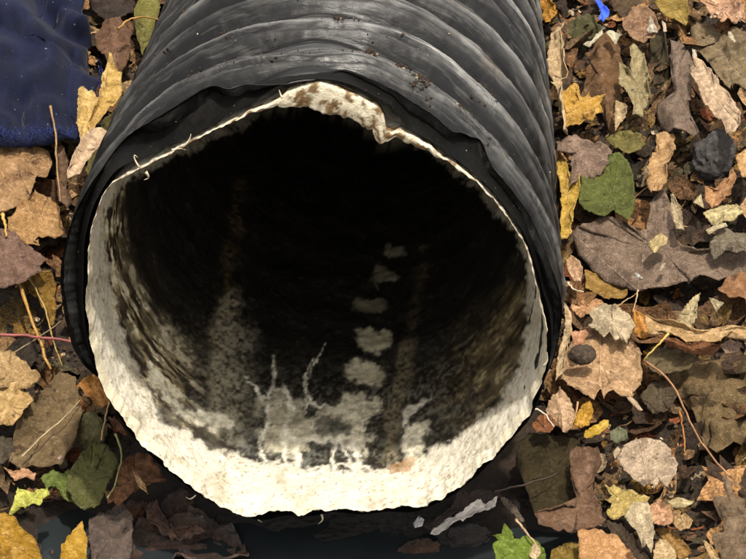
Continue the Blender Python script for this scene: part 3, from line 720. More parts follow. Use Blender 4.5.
L('wide mottled brown slab of decayed leaf at the upper right edge', (136, 116, 84), [(690,25),(705,20),(722,28),(752,36),(755,92),(735,94),(722,80),(710,66),(695,58),(688,42)], h=.018, wr=.11, cup=.03, rings=12, n=80)
L('small cream fleck on the mottled brown slab', (248, 228, 190), [(728,32),(731,32),(736,41),(734,43),(729,38)], h=.034, n=12, rings=2)
L('small cream nib just above the diagonal pinkish cream leaf', (244, 226, 200), [(692,49),(696,50),(697,57),(693,59)], h=.04, n=12, rings=2)
L('dark brown wide leaf at the top edge right of the blue scrap', (92, 72, 48), [(608,-8),(662,-8),(658,11),(646,9),(636,15),(624,20),(614,12)], h=.014, wr=.08)
rock('dark grey rounded stone near the right edge', (88, 84, 80), 715, 156, 25, 29, h=.014, name='stone', cat='stone', rough=.28, squash=.7)
L('tan strip of leaf standing under the grey brown lobe', (190, 150, 98), [(657,134),(664,132),(674,133),(676,150),(668,165),(667,182),(658,192),(652,196),(647,185),(649,165),(656,150)], h=.032, fold=.15, wr=.07)
maple('small yellow orange maple leaf with pointed lobes by the pipe', (205, 158, 62), [(563,93),(570,90),(574,84),(579,89),(577,96),(583,99),(588,92),(592,98),(598,95),(606,94),(600,103),(603,112),(596,114),(592,121),(585,120),(580,127),(570,125),(563,128),(566,115),(562,105)], (566,126), h=.04, cup=.1, wr=.08)
L('greyish brown leaf overlapping the green leaf beside the pipe', (148, 122, 102), [(553,135),(575,132),(600,140),(611,146),(609,160),(602,168),(588,174),(575,178),(569,184),(571,164),(572,152),(557,148)], h=.044, cup=-.15, wr=.06)
L('small olive leaf above the green leaf', (122, 112, 54), [(606,140),(614,134),(622,132),(632,133),(642,134),(640,138),(646,144),(640,150),(628,155),(616,150)], h=.026, fold=.15)
L('yellow strip of leaf squeezed between pipe and green leaf', (236, 192, 74), [(558,152),(566,162),(571,178),(583,174),(582,195),(578,205),(573,225),(570,240),(564,242),(563,205),(560,180)], h=.03, wr=.06)
L('mottled green leaf right of the pipe', (100, 106, 48), [(582,176),(590,178),(605,172),(610,160),(618,155),(628,162),(634,175),(636,195),(634,212),(628,221),(616,214),(605,218),(590,216),(580,206),(583,195)], name='green_leaf', h=.034, cup=.10, wr=.05, base=(608,217), tip=(620,154), dry=.5, m=M_PAL)
maple('large greyish brown maple leaf spread out on the right', (140, 118, 98), [(572,238),(580,230),(592,225),(610,222),(625,224),(640,232),(646,228),(650,205),(655,190),(665,187),(671,205),(673,228),(682,246),(700,253),(722,250),(752,248),(755,288),(730,279),(705,281),(690,286),(676,284),(665,288),(650,289),(637,291),(622,285),(605,278),(590,268),(578,253)], (637,289), tip=(650,200), h=.030, cup=.02, wr=.045, rings=12, n=90, jag=.9)
L('square cream chip of leaf lying on the large brown maple leaf', (226, 200, 138), [(648,243),(654,238),(661,234),(668,238),(667,245),(661,247),(655,254),(651,250)], h=.043, cup=.1, n=22, rings=4)
L('tiny cream flake below the square cream chip', (236, 216, 180), [(659,271),(662,264),(666,263),(665,268),(661,272)], h=.04, n=12, rings=2)
L('white splinter at the stalk end of the large brown maple leaf', (240, 232, 218), [(634,273),(637,273),(643,278),(641,280),(636,277)], h=.040, n=12, rings=2)
L('small peach leaf against the pipe under the large maple leaf', (222, 178, 134), [(567,262),(573,257),(580,262),(584,270),(581,282),(574,282),(569,272)], h=.034, cup=.2)
L('olive and amber leaf tucked under the large brown maple leaf', (158, 122, 56), [(584,270),(600,276),(615,282),(630,288),(626,300),(610,301),(598,296),(586,289)], h=.020, cup=.08)
stalk('short white curved stalk beside the small peach leaf', (238, 222, 196), [(568,283),(573,289),(584,292)], 2.2, h=.038)
stalk('pale forked stalk under the large maple leaf, left prong', (214, 178, 128), [(618,306),(628,299),(636,294)], 1.8, h=.034)
stalk('pale upright stalk just below the large maple leaf', (206, 176, 134), [(638,290),(636,300),(633,312)], 2., h=.034)
L('ribbed pale wood chip near the right edge', (226, 206, 146), [(703,214),(712,210),(725,206),(737,205),(743,211),(734,220),(722,222),(715,227),(709,221)], name='wood_chip', cat='wood chip', group=None, h=.036, cup=.02, wr=.05, thick=.0015)
L('orange brown curled leaf under the dark grey stone', (188, 138, 88), [(705,187),(715,191),(728,183),(734,170),(738,178),(731,195),(723,203),(713,210),(707,203)], h=.030, cup=.25)
L('small cream triangle left of the orange brown curled leaf', (230, 208, 158), [(693,203),(701,194),(704,209),(699,206)], h=.032, n=14, rings=3)
L('narrow olive tan strip above the large brown maple leaf', (180, 160, 122), [(671,195),(675,197),(682,213),(684,230),(676,229),(671,211)], h=.042, fold=.2)
L('yellowish tan leaf end at the right edge beside the stone', (220, 174, 112), [(736,158),(743,150),(752,148),(752,180),(742,177),(738,166)], h=.034)
L('grey olive rolled leaf above the right lobe of the large maple leaf', (128, 116, 94), [(708,246),(714,234),(724,228),(752,232),(752,250),(724,250),(712,257)], h=.042, cup=-.1, fold=-.15)
L('cream rim of leaf above the grey olive rolled leaf', (222, 204, 160), [(706,231),(714,226),(726,223),(728,226),(716,230),(709,235)], h=.046, n=18, rings=3)
L('rust orange leaf at the right edge under the maple lobe', (156, 112, 72), [(730,278),(740,273),(755,274),(755,302),(728,298),(718,290)], h=.030)
L('upright cream pointed leaf right of centre with a serrated side', (236, 212, 158), [(673,327),(680,315),(688,305),(696,296),(700,293),(699,303),(697,311),(698,318),(693,324),(691,331),(683,331)], h=.05, fold=.12, base=(682,331), tip=(700,293), wr=.03, tilt=(-.2,-.2), jag=1.)
L('small grey cream leaf tip right of the upright cream leaf', (176, 160, 122), [(709,298),(716,300),(724,303),(716,312)], h=.036)
L('long curled tan leaf edge running to the right edge', (206, 168, 112), [(646,319),(655,321),(672,325),(690,330),(702,334),(712,330),(722,328),(752,330),(752,342),(735,337),(722,341),(710,344),(700,341),(688,344),(672,336),(655,332),(650,337)], h=.052, fold=-.2, wr=.05)
L('rust brown leaf under the long curled tan edge', (142, 92, 52), [(656,334),(690,345),(705,341),(722,348),(714,356),(685,353),(668,347)], h=.036, cup=.1)
L('greyish pink small leaf under the long curled edge', (170, 142, 118), [(720,346),(730,340),(742,344),(738,352),(726,354)], h=.040)
L('olive tan leaf in the shade below the yellow stalk', (112, 96, 66), [(645,360),(652,348),(668,347),(690,354),(700,360),(684,372),(665,376),(652,372)], h=.030)
maple('large pinkish tan leaf carrying a dark pebble', (218, 176, 128), [(558,380),(563,362),(564,345),(575,330),(590,320),(605,314),(622,322),(632,340),(640,352),(643,368),(641,383),(632,391),(622,394),(613,391),(605,397),(600,390),(594,399),(586,395),(578,390),(568,386)], (600,318), tip=(600,398), h=.034, cup=-.04, wr=.07, rings=12, n=80, jag=1.2)
L('crumpled whitish frayed leaf on top of the large pinkish tan leaf', (238, 214, 172), [(588,312),(597,306),(605,303),(612,305),(618,308),(625,312),(632,318),(635,327),(630,333),(627,341),(620,337),(615,341),(610,332),(603,334),(596,328),(588,326),(592,319)], h=.046, cup=-.02, wr=.07, rings=12, n=70, jag=.7)
L('small peach flap on the upper left of the large pinkish tan leaf', (214, 156, 112), [(571,333),(586,330),(588,333),(583,344),(576,346),(573,341)], h=.050, cup=.1)
L('pale strip along the pipe beside the large pinkish tan leaf', (230, 198, 148), [(566,306),(571,312),(572,330),(569,350),(563,374),(556,382),(558,365),(566,330)], h=.040)
L('orange amber leaf right of the crumpled whitish leaf', (212, 146, 52), [(634,310),(641,315),(646,318),(657,322),(650,338),(640,339),(633,331)], h=.040, cup=.1)
L('peach spiky scraps above the crumpled whitish leaf', (218, 164, 112), [(571,300),(576,305),(583,300),(588,307),(596,298),(604,303),(600,309),(588,313),(580,318),(574,312)], h=.038, jag=1.5)
rock('small dark brown pebble lying on the large pinkish tan leaf', (92, 78, 64), 583, 355, 15, 11, h=.048, rough=.12, squash=.9)
L('pink ribbed leaf at the lower right of the pipe mouth', (216, 176, 134), [(545,404),(553,392),(560,388),(568,395),(575,410),(572,426),(562,429),(556,420),(546,413)], h=.046, cup=-.15, wr=.08)
L('bright orange yellow leaf below the large pinkish tan leaf', (222, 166, 42), [(575,420),(582,405),(590,401),(594,412),(589,426),(580,428),(573,425)], h=.040, cup=.1)
L('small golden leaf finger right of the orange yellow leaf', (222, 180, 52), [(585,432),(595,426),(603,421),(609,421),(608,427),(600,435),(590,439),(584,438)], h=.042, fold=.1)
L('small rust brown leaf at the lower right of the mouth', (156, 98, 54), [(532,427),(540,415),(551,416),(556,425),(550,433),(537,433)], h=.040)
stalk('white hooked stalk over the small rust brown leaf', (240, 226, 200), [(532,409),(540,409),(547,417),(554,427)], 2.2, h=.052)
stalk('tan stalk between the pink ribbed leaf and the orange leaf', (200, 156, 110), [(578,402),(575,415),(571,428)], 2.2, h=.052)
L('big dark olive leaf in the shade of the pipe mouth', (66, 56, 32), [(516,440),(530,432),(545,430),(565,430),(580,440),(583,452),(572,460),(570,480),(580,500),(570,512),(548,512),(536,515),(530,498),(524,478),(516,462)], h=.028, dry=.25, cup=-.06, rings=12, n=80)
L('reddish brown bent leaf framing the big dark olive leaf', (124, 94, 70), [(570,455),(582,450),(598,452),(601,465),(593,480),(594,495),(605,520),(596,529),(575,531),(555,530),(540,525),(535,515),(550,512),(575,507),(580,497),(571,478)], h=.036, wr=.06, dry=.4)
L('orange tan leaf at the bottom edge right of centre', (196, 146, 92), [(578,533),(600,528),(615,535),(630,550),(640,566),(580,566),(579,548)], h=.040, cup=.06, base=(600,528), tip=(612,566))
L('large cream shell shaped leaf on the lower right', (244, 214, 178), [(617,458),(622,446),(635,441),(655,440),(667,445),(672,455),(678,465),(677,478),(667,487),(660,481),(655,489),(648,484),(645,488),(635,482),(625,472)], h=.048, cup=.08, wr=.03, base=(648,488), tip=(640,440), m=M_PAL)
L('tiny cream lobe left of the large cream shell shaped leaf', (240, 212, 168), [(613,453),(618,447),(623,452),(620,460),(615,459)], h=.044, n=16, rings=3)
maple('yellow cream crinkled leaf under the large cream leaf', (218, 190, 108), [(603,483),(609,488),(613,484),(625,490),(640,494),(650,498),(645,505),(632,505),(628,512),(618,520),(610,518),(606,512),(613,504),(605,500),(612,495)], (648,500), h=.040, wr=.08)
L('pale cream vertical leaf strip near the bottom right', (240, 216, 172), [(635,505),(648,502),(652,515),(655,535),(652,553),(647,546),(643,548),(638,535),(630,524),(625,518)], h=.046, wr=.06)
L('pink tan small leaf right of the pale vertical strip', (222, 168, 122), [(650,505),(660,500),(672,512),(673,522),(665,527),(653,524)], h=.044)
L('cream wedge shaped leaf under the large cream leaf', (242, 218, 160), [(667,501),(680,498),(694,502),(686,508),(673,508)], h=.044, n=24, rings=4)
L('round yellow peach leaf piece right of the pink tan leaf', (234, 192, 128), [(673,524),(678,517),(686,514),(693,521),(690,528),(680,531)], h=.042)
L('cream leaf piece at the bottom edge right of the pale strip', (232, 198, 142), [(655,545),(660,539),(667,541),(676,553),(676,562),(653,562)], h=.042)
L('amber brown leaf behind the bottom cream piece', (156, 116, 52), [(655,530),(670,528),(682,540),(692,553),(680,560),(668,546)], h=.032)
L('dark brown diagonal leaf strip left of the pale vertical strip', (78, 62, 44), [(605,522),(622,525),(636,542),(650,562),(632,562),(622,546),(612,535)], h=.036)
L('pointed tan blade at the bottom right', (190, 156, 104), [(703,541),(710,545),(722,562),(712,562)], h=.032)
L('wide rough brown bark like leaf in the bottom right corner', (128, 106, 80), [(704,480),(722,476),(755,482),(755,566),(725,566),(714,545),(722,525),(714,505)], h=.020, wr=.13, cup=.02, rings=14, n=90)
L('very large mottled brown olive leaf below the long curled edge', (124, 102, 66), [(655,362),(675,358),(700,352),(755,356),(755,442),(735,446),(722,460),(708,452),(698,430),(690,405),(675,390)], h=.022, wr=.12, cup=.02, rings=14, n=90, base=(755,350), tip=(690,420))
L('dark grey brown flat leaf below the yellow stalk', (96, 82, 60), [(640,398),(655,382),(668,376),(678,398),(668,412),(652,414)], h=.020)
rock('broad lump of dark crumbly soil below the large pinkish tan leaf', (78, 68, 54), 622, 420, 30, 22, h=-.004, m=M_MOSS, name='soil_clod', cat='soil clod', rough=.4, squash=.5)
rock('soil lump at the right of the large cream leaf', (74, 62, 48), 700, 486, 28, 22, h=-.006, m=M_MOSS, name='soil_clod', cat='soil clod', rough=.4, squash=.5)
L('small grey green leaf above the large cream leaf', (124, 126, 94), [(610,433),(618,428),(627,431),(628,438),(618,444),(611,441)], h=.034)
L('small pale broken shell like flake on the dark soil', (226, 196, 156), [(627,398),(632,397),(637,402),(643,411),(640,412),(633,405)], h=.040, n=16, rings=3)
stalk('thin yellow stalk above the long brown twig', (222, 186, 92), [(668,334),(660,343),(644,359)], 2.6, h=.054)
stalk('long thin bent brown twig on the right', (176, 130, 92), [(644,360),(656,370),(668,377),(676,387),(683,405),(689,421),(701,441),(715,461),(729,476)], 2.6, h=.050, name='twig', cat='twig', taper=.8)
stalk('short orange twig left of the long bent brown twig', (190, 128, 60), [(679,412),(684,430),(685,456)], 2.6, h=.040, name='twig', cat='twig')

# ---- bottom centre
o = L('dark wet brown leaf under the pipe mouth, right of centre', (56, 40, 30), [(420,528),(432,520),(445,514),(462,492),(480,488),(499,492),(503,499),(482,503),(464,511),(447,521),(430,532)], h=.010, dry=.0, m=M_WET)
L('white strip of painted glare on a wet twig under the mouth', (246, 238, 226), [(430,534),(434,530),(441,524),(455,516),(469,508),(478,502),(485,505),(498,499),(495,507),(484,510),(470,516),(458,523),(445,531),(434,537)], name='white_sliver', cat='plastic sliver', group=None, h=.018, wr=.05, m=M_STALK)  # white sheet painted as the glare on a wet twig
L('small white fragment left of the painted glare strip', (240, 238, 232), [(413,524),(419,516),(424,520),(422,526),(415,528)], name='white_sliver', cat='plastic sliver', group=None, h=.014, n=14, rings=3, m=M_STALK)
stalk('dark thin root crossing below the right of the mouth', (70, 52, 40), [(494,492),(515,487),(540,480),(560,472)], 2.4, h=.040, name='root', cat='root')
L('grey thin blade left of the small green plant', (110, 96, 80), [(500,498),(508,500),(516,508),(525,521),(521,522),(511,512),(504,507)], h=.02)
maple('bright green serrated leaf at the bottom edge', (120, 140, 48), [(493,548),(499,543),(493,535),(502,535),(504,523),(512,530),(510,537),(520,541),(529,535),(536,545),(544,552),(546,566),(495,566)], (520,566), tip=(508,528), name='green_leaf', h=.026, dry=.4, wr=.05)
stalk('beige stalk above the bright green serrated leaf', (196, 164, 126), [(516,519),(524,530),(538,548)], 3, h=.034)
L('olive mustard leaf at the bottom edge beside the green leaf', (136, 110, 40), [(548,566),(552,552),(565,545),(584,540),(584,566)], h=.024)
L('tiny cream flake beside the green serrated leaf', (226, 198, 150), [(529,556),(533,544),(539,545),(541,552),(536,562)], h=.036, n=14, rings=3)
rock('lumpy wet reddish brown clod under the left of the mouth', (92, 70, 60), 178, 505, 16, 17, h=.004, m=M_WET, name='wet_clod', cat='clod', rough=.24, squash=.6, fac=.6)
L('large dark wet leaf submerged below the left of the mouth', (72, 54, 42), [(128,530),(150,516),(175,518),(200,514),(232,524),(245,545),(250,566),(120,566)], h=.006, dry=.0, m=M_WET, wr=.14)
L('dark wet leaf curl beside the lumpy wet clod', (92, 66, 50), [(146,512),(155,505),(164,520),(172,530),(196,528),(206,534),(190,542),(165,540),(150,528)], h=.010, cup=.3, dry=0, m=M_WET, wr=.12)

for (cx, cy, a, b, col, ang, lab) in ((132, 512, 16, 12, (120, 78, 54), .5, 'wet rust brown clump under the rusty split leaf'), (150, 545, 24, 12, (84, 66, 54), -.2, 'flat wet brown clump at the bottom edge, left of the puddle'),
        (104, 540, 14, 13, (74, 70, 70), .3, 'wet grey black clump at the bottom edge beside the small mustard leaf'), (208, 530, 20, 9, (64, 50, 42), -.5, 'low dark wet lump between the lumpy clod and the puddle'),
        (420, 548, 20, 10, (88, 60, 40), .3, 'wet brown lump at the bottom edge below the white sliver'), (465, 538, 24, 14, (56, 50, 46), .1, 'glistening black clump between the white sliver and the green leaf')):
    rock(lab, col, cx, cy, a, b, h=.004, m=M_WET, name='wet_clump', cat='clump', rough=.42, squash=.5, ang=ang, fac=.55)
# ---- left side
L('broad tan orange leaf under the blue cloth at the left edge', (172, 134, 90), [(-10,128),(15,130),(25,133),(40,138),(50,149),(53,162),(48,175),(39,171),(36,181),(30,197),(15,206),(-10,214)], h=.040, cup=-.06, wr=.07, rings=12, n=80)
L('brown shrivelled leaf hanging beside the upright stalk', (116, 88, 62), [(55,148),(62,150),(68,160),(66,175),(67,190),(72,205),(66,213),(58,203),(56,182)], h=.036, cup=.2, wr=.12)
L('pale yellow leaf left of the tall pointed one', (206, 170, 96), [(78,90),(83,86),(92,92),(98,105),(92,120),(87,141),(80,144),(77,120)], h=.078, fold=.15)
L('tall golden pointed leaf leaning on the left flank of the pipe', (216, 176, 92), [(110,50),(114,60),(121,75),(123,90),(118,103),(108,112),(98,125),(90,138),(87,127),(94,110),(101,92),(102,72),(108,64)], h=.076, fold=.2, base=(90,136), tip=(112,52))
L('yellow green narrow leaf behind the rounded pink leaf', (198, 184, 104), [(104,120),(118,112),(114,130),(105,147),(95,162),(88,178),(85,170),(94,150),(100,135)], h=.050)
L('rounded pinkish cream leaf against the left flank of the pipe', (228, 194, 154), [(66,180),(68,170),(76,150),(84,135),(92,129),(102,129),(108,135),(105,145),(95,152),(86,165),(78,178),(68,181)], h=.084, cup=.06, wr=.04)
L('golden tan leaf with a straight stalk line, under the broad tan leaf', (184, 142, 88), [(8,217),(25,201),(35,192),(48,197),(57,207),(61,220),(64,232),(62,237),(50,238),(38,239),(34,243),(39,248),(20,242),(8,232)], h=.034, cup=.04, base=(20,213), tip=(62,222))
maple('greyish brown pointed leaf at the left edge', (132, 102, 84), [(-10,222),(10,230),(25,240),(36,249),(47,260),(38,264),(43,270),(30,277),(15,284),(-10,290)], (-8,250), tip=(46,260), h=.044, cup=-.04, wr=.06)
L('mustard brown shredded leaf under the greyish brown leaf', (148, 112, 38), [(14,284),(35,275),(50,273),(57,283),(54,296),(56,312),(52,328),(46,312),(36,297),(22,290)], h=.022, wr=.12)
stalk('thick golden stalk crossing under the red stalk', (200, 152, 72), [(17,270),(22,290),(32,318),(41,345),(50,368)], 4.2, h=.036, taper=.8)
stalk('thin golden stalk right of the thick one', (188, 154, 82), [(30,278),(43,303),(51,330),(57,352),(62,366)], 2.4, h=.032)
stalk('short golden stalk stub between the two tan leaves', (214, 170, 84), [(2,215),(5,224),(7,236)], 4, h=.048)
stalk('straight dark red stalk pointing at the pipe mouth', (168, 92, 88), [(-8,334),(20,336),(55,339),(88,343)], 3.6, h=.046, taper=.9)
stalk('thin grey straw crossing behind the dark red stalk', (150, 130, 100), [(14,353),(36,339),(62,321)], 2., h=.040)
stalk('upright tan stalk in front of the blue cloth', (168, 132, 88), [(51,106),(54,122),(56,145),(57,170),(60,202)], 2.8, h=.064, taper=.8)
L('crumpled tan leaf at the left edge below the red stalk', (190, 156, 104), [(-10,348),(10,348),(20,358),(30,366),(40,376),(36,384),(28,388),(15,384),(-10,390)], h=.046, cup=-.05, wr=.09)
L('tan leaf with an orange tip at the left edge', (196, 160, 100), [(-10,384),(15,385),(28,393),(33,402),(24,411),(20,419),(12,426),(-10,422)], h=.040, cup=.05, wr=.08)
o = L('long brown leaf with a pale straight midrib, left of the mouth', (128, 106, 72), [(36,395),(50,378),(62,369),(75,377),(79,395),(82,415),(75,440),(60,467),(25,470),(8,464),(12,440),(22,415),(30,405)], h=.032, wr=.07, base=(22,456), tip=(80,400), rings=12, n=80)
stalk(None, (206, 184, 142), [(22,456),(40,438),(58,423),(70,412),(81,399)], 1.8, h=.040, name='midrib', parent=o)
L('small orange leaf pressed against the lower left of the white lip', (196, 136, 60), [(76,385),(90,377),(98,369),(104,380),(109,393),(113,403),(101,409),(90,399)], h=.050, wr=.08)
stalk('straight tan straw below the small orange leaf', (202, 166, 112), [(111,394),(106,416),(101,440)], 2.6, h=.056)
L('dark leaf edge at the left edge in shade', (84, 74, 58), [(-8,434),(12,438),(15,455),(2,464),(-8,464)], h=.026)
rock('pale lichen covered bark lump below the small orange leaf', (124, 118, 80), 92, 431, 15, 21, h=.020, m=M_MOSS, name='bark_lump', cat='bark lump', rough=.2, squash=.5)
maple('mossy green decayed leaf left below the mouth', (100, 100, 52), [(70,470),(82,458),(92,448),(106,448),(118,460),(113,478),(104,495),(95,508),(84,512),(74,504),(66,488)], (84,508), tip=(92,450), h=.036, wr=.09, rings=12, n=70, m=M_PAL)
L('green frilled leaf scrap left of the mossy decayed leaf', (112, 124, 54), [(40,478),(52,470),(62,474),(70,470),(68,488),(74,504),(64,500),(56,486),(46,490)], h=.028, wr=.12)
stalk('curved greenish stalk right of the mossy decayed leaf', (158, 156, 96), [(116,434),(123,452),(119,474),(108,498)], 2.6, h=.046)
maple('lime yellow maple leaf with pointed lobes at the lower left', (206, 206, 92), [(9,513),(14,502),(17,488),(25,490),(34,494),(37,490),(48,488),(50,494),(44,498),(40,505),(33,502),(25,507),(16,508),(11,516)], (10,514), tip=(48,489), h=.044, cup=.03, wr=.05, dry=.5)
L('large mustard yellow leaf in the bottom left corner', (170, 128, 30), [(-10,512),(6,514),(16,520),(28,532),(38,543),(43,566),(-10,566)], h=.040, cup=.05, wr=.05, dry=.45)
L('smaller mustard yellow leaf right of the corner one', (186, 144, 38), [(58,566),(62,546),(74,531),(82,522),(87,540),(87,566)], h=.040, wr=.06, dry=.45)
L('rusty brown split leaf left of the wet clod', (134, 92, 58), [(118,468),(126,462),(135,452),(152,452),(160,468),(166,484),(150,482),(136,490),(124,500),(108,506),(104,494),(118,482)], h=.034, wr=.1, dry=.3)
L('cream orange splinter on the rusty brown split leaf', (236, 186, 120), [(133,472),(139,476),(146,486),(148,494),(140,488)], h=.048, n=14, rings=3)
L('small tan scraps of leaf above the lime yellow leaf', (200, 150, 108), [(4,468),(14,472),(24,468),(30,471),(36,474),(34,480),(26,477),(15,481)], h=.042, jag=1.2)
L('tiny cream pink fleck on the dark ground left', (240, 206, 178), [(57,458),(61,455),(63,457),(60,461)], h=.044, n=10, rings=2)
L('small dark red leaf beside the white lip at lower left', (126, 84, 54), [(108,416),(118,420),(128,436),(116,432)], h=.044)
L('dark wet leaf at the bottom edge left of the puddle', (84, 70, 60), [(88,520),(104,510),(122,506),(134,524),(130,566),(92,566)], h=.020, dry=.0, m=M_WET, wr=.13)
L('green mustard leaf behind the top left flank of the pipe', (118, 112, 50), [(134,10),(142,-6),(160,-8),(160,12),(152,36),(142,56),(136,38)], h=.030, fold=.15)
stalk('amber curved stalk at the top left of the pipe', (190, 142, 70), [(118,29),(128,20),(142,17),(163,20)], 3, h=.056)
L('dull brown leaf right of the blue cloth', (118, 86, 62), [(95,35),(106,22),(120,18),(132,32),(129,60),(118,74),(110,62),(100,52)], h=.030, wr=.09)
L('dark leaf standing in for a piece of dark clothing at the top edge right of the cloth', (64, 52, 44), [(88,-8),(136,-8),(134,12),(118,20),(104,18),(92,10)], h=.020, wr=.09)  # dark leaf shape stands in for a piece of dark clothing

# blue cloth ------------------------------------------------------------------------
cl = sheet('cloth', [(-60,-60),(84,-60),(85,-10),(89,20),(97,42),(100,60),(100,80),(97,92),(92,110),(92,127),(76,130),(60,132),(45,130),(30,129),(15,131),(-5,131),(-60,130)], (17, 25, 56), h=.062, cup=-.10, wr=.05, rings=22, n=150,
           m=M_CLOTH, thick=.0022, jag=.5, label='navy blue cloth with a frayed hem, lying on the leaves in the top left corner', cat='cloth', group=None, seed=31, fac=.55)
# heavy folds
me = cl.data; co = np.zeros(len(me.vertices)*3, dtype=np.float32); me.vertices.foreach_get('co', co); co = co.reshape(-1, 3)
W_ = co+np.array(cl.location); qx, qy = to_px(W_)
for (pl, w_, a_) in (([(28, -40), (40, 10), (62, 30), (90, 42)], 10, .012), ([(10, 60), (24, 90), (22, 125)], 9, .006), ([(70, 60), (66, 95), (74, 128)], 8, .006), ([(-20, 20), (10, 30), (30, 60)], 12, .008)):
    d_ = seg_dist(qx.astype(float), qy.astype(float), pl)
    co += (np.exp(-(d_/w_)**2)*-a_+np.exp(-((d_-w_*1.8)/w_)**2)*a_*.6)[:, None]*np.array([0, -.5, .85])
me.vertices.foreach_set('co', co.astype(np.float32).ravel()); me.update()
hb = []; hf = []
for i in range(150):                             # frayed threads of the hem
    x = rng.uniform(-8, 93); y0 = 131+rng.uniform(-6, 2)
    if i > 115: x = 93+rng.uniform(-2, 7)*0+rng.uniform(0, 6); y0 = rng.uniform(60, 128); x = 99-(abs(y0-72)/60)*6
    p = [(x, y0), (x+rng.normal(0, 3.), y0+rng.uniform(0, 2.5)), (x+rng.normal(0, 5), y0+rng.uniform(0, 4))]
    if i > 115: p = [(x, y0), (x+rng.uniform(0, 3), y0+rng.normal(0, 3)), (x+rng.uniform(0, 5), y0+rng.normal(0, 5))]
    P0, n_ = plane_at(x, y0, .060, (0, 0)); q = [hit_plane(a, P0, n_) for a in p]; q[2] = q[2]-np.array([0, 0, rng.uniform(0, .006)])
    V_, F_ = tube_mesh(spline(q, 5), [.00028]*5, 4); b0 = len(hb); hb += V_; hf += [tuple(k+b0 for k in f) for f in F_]
fh = mesh_obj('frayed_hem', np.array(hb)-np.array(cl.location), hf, M_CLOTH, cl); fh.color = (*lin((30, 42, 92), .9), 1); fh['kind'] = 'stuff'

# ------------------------------------------------------------------ litter nobody could count
_hx = np.arange(-2.7, 2.7, .008); _hy = np.arange(-1.5, 3.5, .008); _HT = H(*np.meshgrid(_hx, _hy, indexing='ij'))
def HF(x, y):
    a = (x+2.7)/.008; b = (y+1.5)/.008; i = min(max(int(a), 0), len(_hx)-2); j = min(max(int(b), 0), len(_hy)-2); a -= i; b -= j
    return (_HT[i, j]*(1-a)+_HT[i+1, j]*a)*(1-b)+(_HT[i, j+1]*(1-a)+_HT[i+1, j+1]*a)*b
def nf_(x, y, e=.02):
    n = np.array([-(HF(x+e, y)-HF(x-e, y))/(2*e), -(HF(x, y+e)-HF(x, y-e))/(2*e), 1.0]); return n/np.linalg.norm(n)
PALF = [(120, 92, 62), (96, 74, 50), (150, 116, 76), (176, 138, 92), (84, 66, 48), (66, 54, 40), (134, 98, 70), (198, 160, 112), (110, 98, 70), (142, 106, 44), (160, 92, 52), (222, 190, 148), (74, 60, 46)]
def litter(name, label, n, smin, smax, region, hmax, seed, pal=PALF, kf=.62, hole=0):
    r = np.random.default_rng(seed); V = []; Fc = []; Cc = []
    for i in range(n):
        for _ in range(30):
            x, y = r.uniform(region[0], region[1]), r.uniform(region[2], region[3])
            if (abs(x) < .145 and y > -.02): continue
            if hole and math.hypot(x-.03, y-.35) < hole: continue
            if math.hypot(x/.24, (y+.07)/.17) < 1 and r.random() < .93: continue
            break
        s = smin*(smax/smin)**(r.random()**1.4); asp = r.uniform(.35, .9); a = r.uniform(0, 2*math.pi)
        gn = nf_(x, y)+r.normal(0, .22, 3); gn /= np.linalg.norm(gn)
        e1 = np.cross(gn, [math.cos(a), math.sin(a), .1]); e1 /= np.linalg.norm(e1); e2 = np.cross(gn, e1)
        c0 = np.array([x, y, HF(x, y)+r.uniform(.001, hmax)])
        m_ = 14; kind = r.random(); lobes = r.integers(3, 6); cp = r.uniform(-.3, .45); fd = r.uniform(-.3, .3)
        b0 = len(V); V.append(c0+gn*0)
        for rg in (.4, .72, 1.):
            for k in range(m_):
                t = 2*math.pi*k/m_; rad = 1+(.35*math.cos(lobes*t) if kind < .4 else 0)+r.normal(0, .10)*rg
                px, py = rad*math.cos(t)*rg, rad*math.sin(t)*asp*rg
                V.append(c0+s*(e1*px+e2*py)+gn*s*(cp*(px*px+py*py)+fd*abs(py)+r.normal(0, .085)))
        col = np.array(lin(pal[r.integers(len(pal))], kf))*r.uniform(.55, 1.15)
        Cc += [col]*(1+3*m_)
        Fc += [(b0, b0+1+k, b0+1+(k+1) % m_) for k in range(m_)]
        for q_ in (0, m_): Fc += [(b0+1+q_+k, b0+1+q_+m_+k, b0+1+q_+m_+(k+1) % m_, b0+1+q_+(k+1) % m_) for k in range(m_)]
    o = mesh_obj(name, V, Fc, M_FRAG, col=np.array(Cc)); tag(o, label, None, None, 'stuff'); return o
litter('leaf_litter', 'layer of small broken brown and tan leaf fragments covering the soil', 5200, .004, .016, (-.52, .62, -.3, 1.15), .012, 5)
litter('leaf_litter', 'matted larger pieces of brown leaves between and under the whole leaves', 2600, .008, .024, (-.5, .6, -.3, 1.1), .015, 15, [(140, 100, 62), (112, 80, 50), (168, 120, 74), (190, 142, 90), (92, 68, 46), (132, 100, 64), (124, 98, 66), (214, 172, 122), (150, 118, 64), (84, 64, 46)], .66)
litter('leaf_crumbs', 'fine crumbs of leaf and bark scattered over the soil', 9000, .0012, .004, (-.45, .5, -.28, .8), .014, 6, PALF+[(235, 210, 170), (60, 50, 40), (72, 54, 42)])
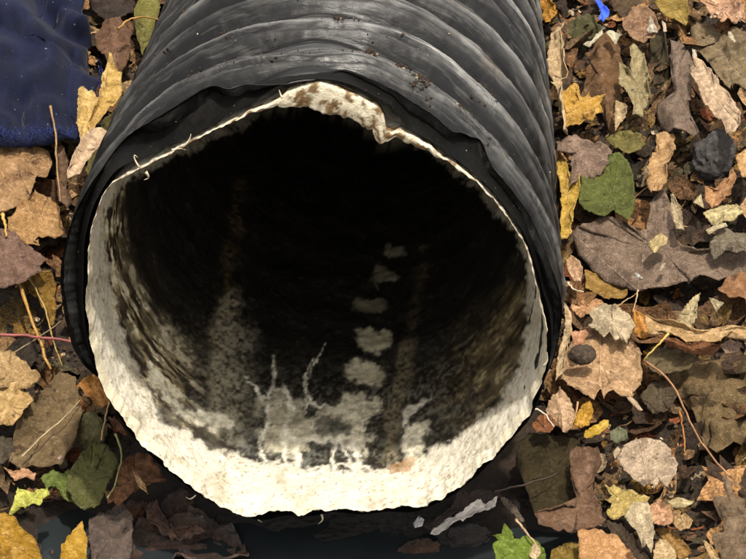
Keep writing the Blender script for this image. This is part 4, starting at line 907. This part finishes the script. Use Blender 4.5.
litter('outer_leaf_litter', 'fallen leaves covering the ground further out', 4200, .02, .05, (-2.4, 2.4, -1.2, 3.2), .02, 8, hole=.8)
def crumbs():
    r = np.random.default_rng(3); V = []; Fc = []; Cc = []
    base = np.array([(1, 0, 0), (-1, 0, 0), (0, 1, 0), (0, -1, 0), (0, 0, 1), (0, 0, -1)], float)
    tri = [(0, 2, 4), (2, 1, 4), (1, 3, 4), (3, 0, 4), (2, 0, 5), (1, 2, 5), (3, 1, 5), (0, 3, 5)]
    for i in range(26000):
        x, y = r.uniform(-.45, .5), r.uniform(-.3, .75)
        if abs(x) < .14 and y > -.02: continue
        if math.hypot(x/.25, (y+.08)/.18) < 1: continue
        s = .0008+.0032*r.random()**3; c0 = np.array([x, y, HF(x, y)+s*.4])
        b0 = len(V); V += list(c0+s*base*r.uniform(.6, 1.3, (6, 1))+r.normal(0, s*.2, (6, 3)))
        Fc += [tuple(b0+k for k in t) for t in tri]; Cc += [np.array(lin((70, 58, 44)))*r.uniform(.4, 1.5)]*6
    o = mesh_obj('soil_crumbs', V, Fc, M_FRAG, smooth=False, col=np.array(Cc)); tag(o, 'loose dark crumbs of soil on the ground', None, None, 'stuff')
crumbs()
def needles():
    r = np.random.default_rng(12); V = []; Fc = []; Cc = []
    for i in range(700):
        x, y = r.uniform(-.42, .48), r.uniform(-.28, .8)
        if abs(x) < .15 and y > -.03: continue
        a = r.uniform(0, 6.28); l = r.uniform(.006, .035); c = r.normal(0, .4)
        P = []
        for k in range(5):
            t = k/4-.5; xx = x+math.cos(a+c*t)*l*t; yy = y+math.sin(a+c*t)*l*t; P.append((xx, yy, HF(xx, yy)+.008+.004*r.random()))
        v, f = tube_mesh(P, [r.uniform(.0003, .0009)]*5, 5); b0 = len(V); V += v; Fc += [tuple(k+b0 for k in q) for q in f]
        Cc += [np.array(lin(PALF[r.integers(len(PALF))], .7))]*len(v)
    o = mesh_obj('fine_twigs', V, Fc, M_FRAG, col=np.array(Cc)); tag(o, 'fine broken twigs and stalks mixed into the litter', None, None, 'stuff')
needles()
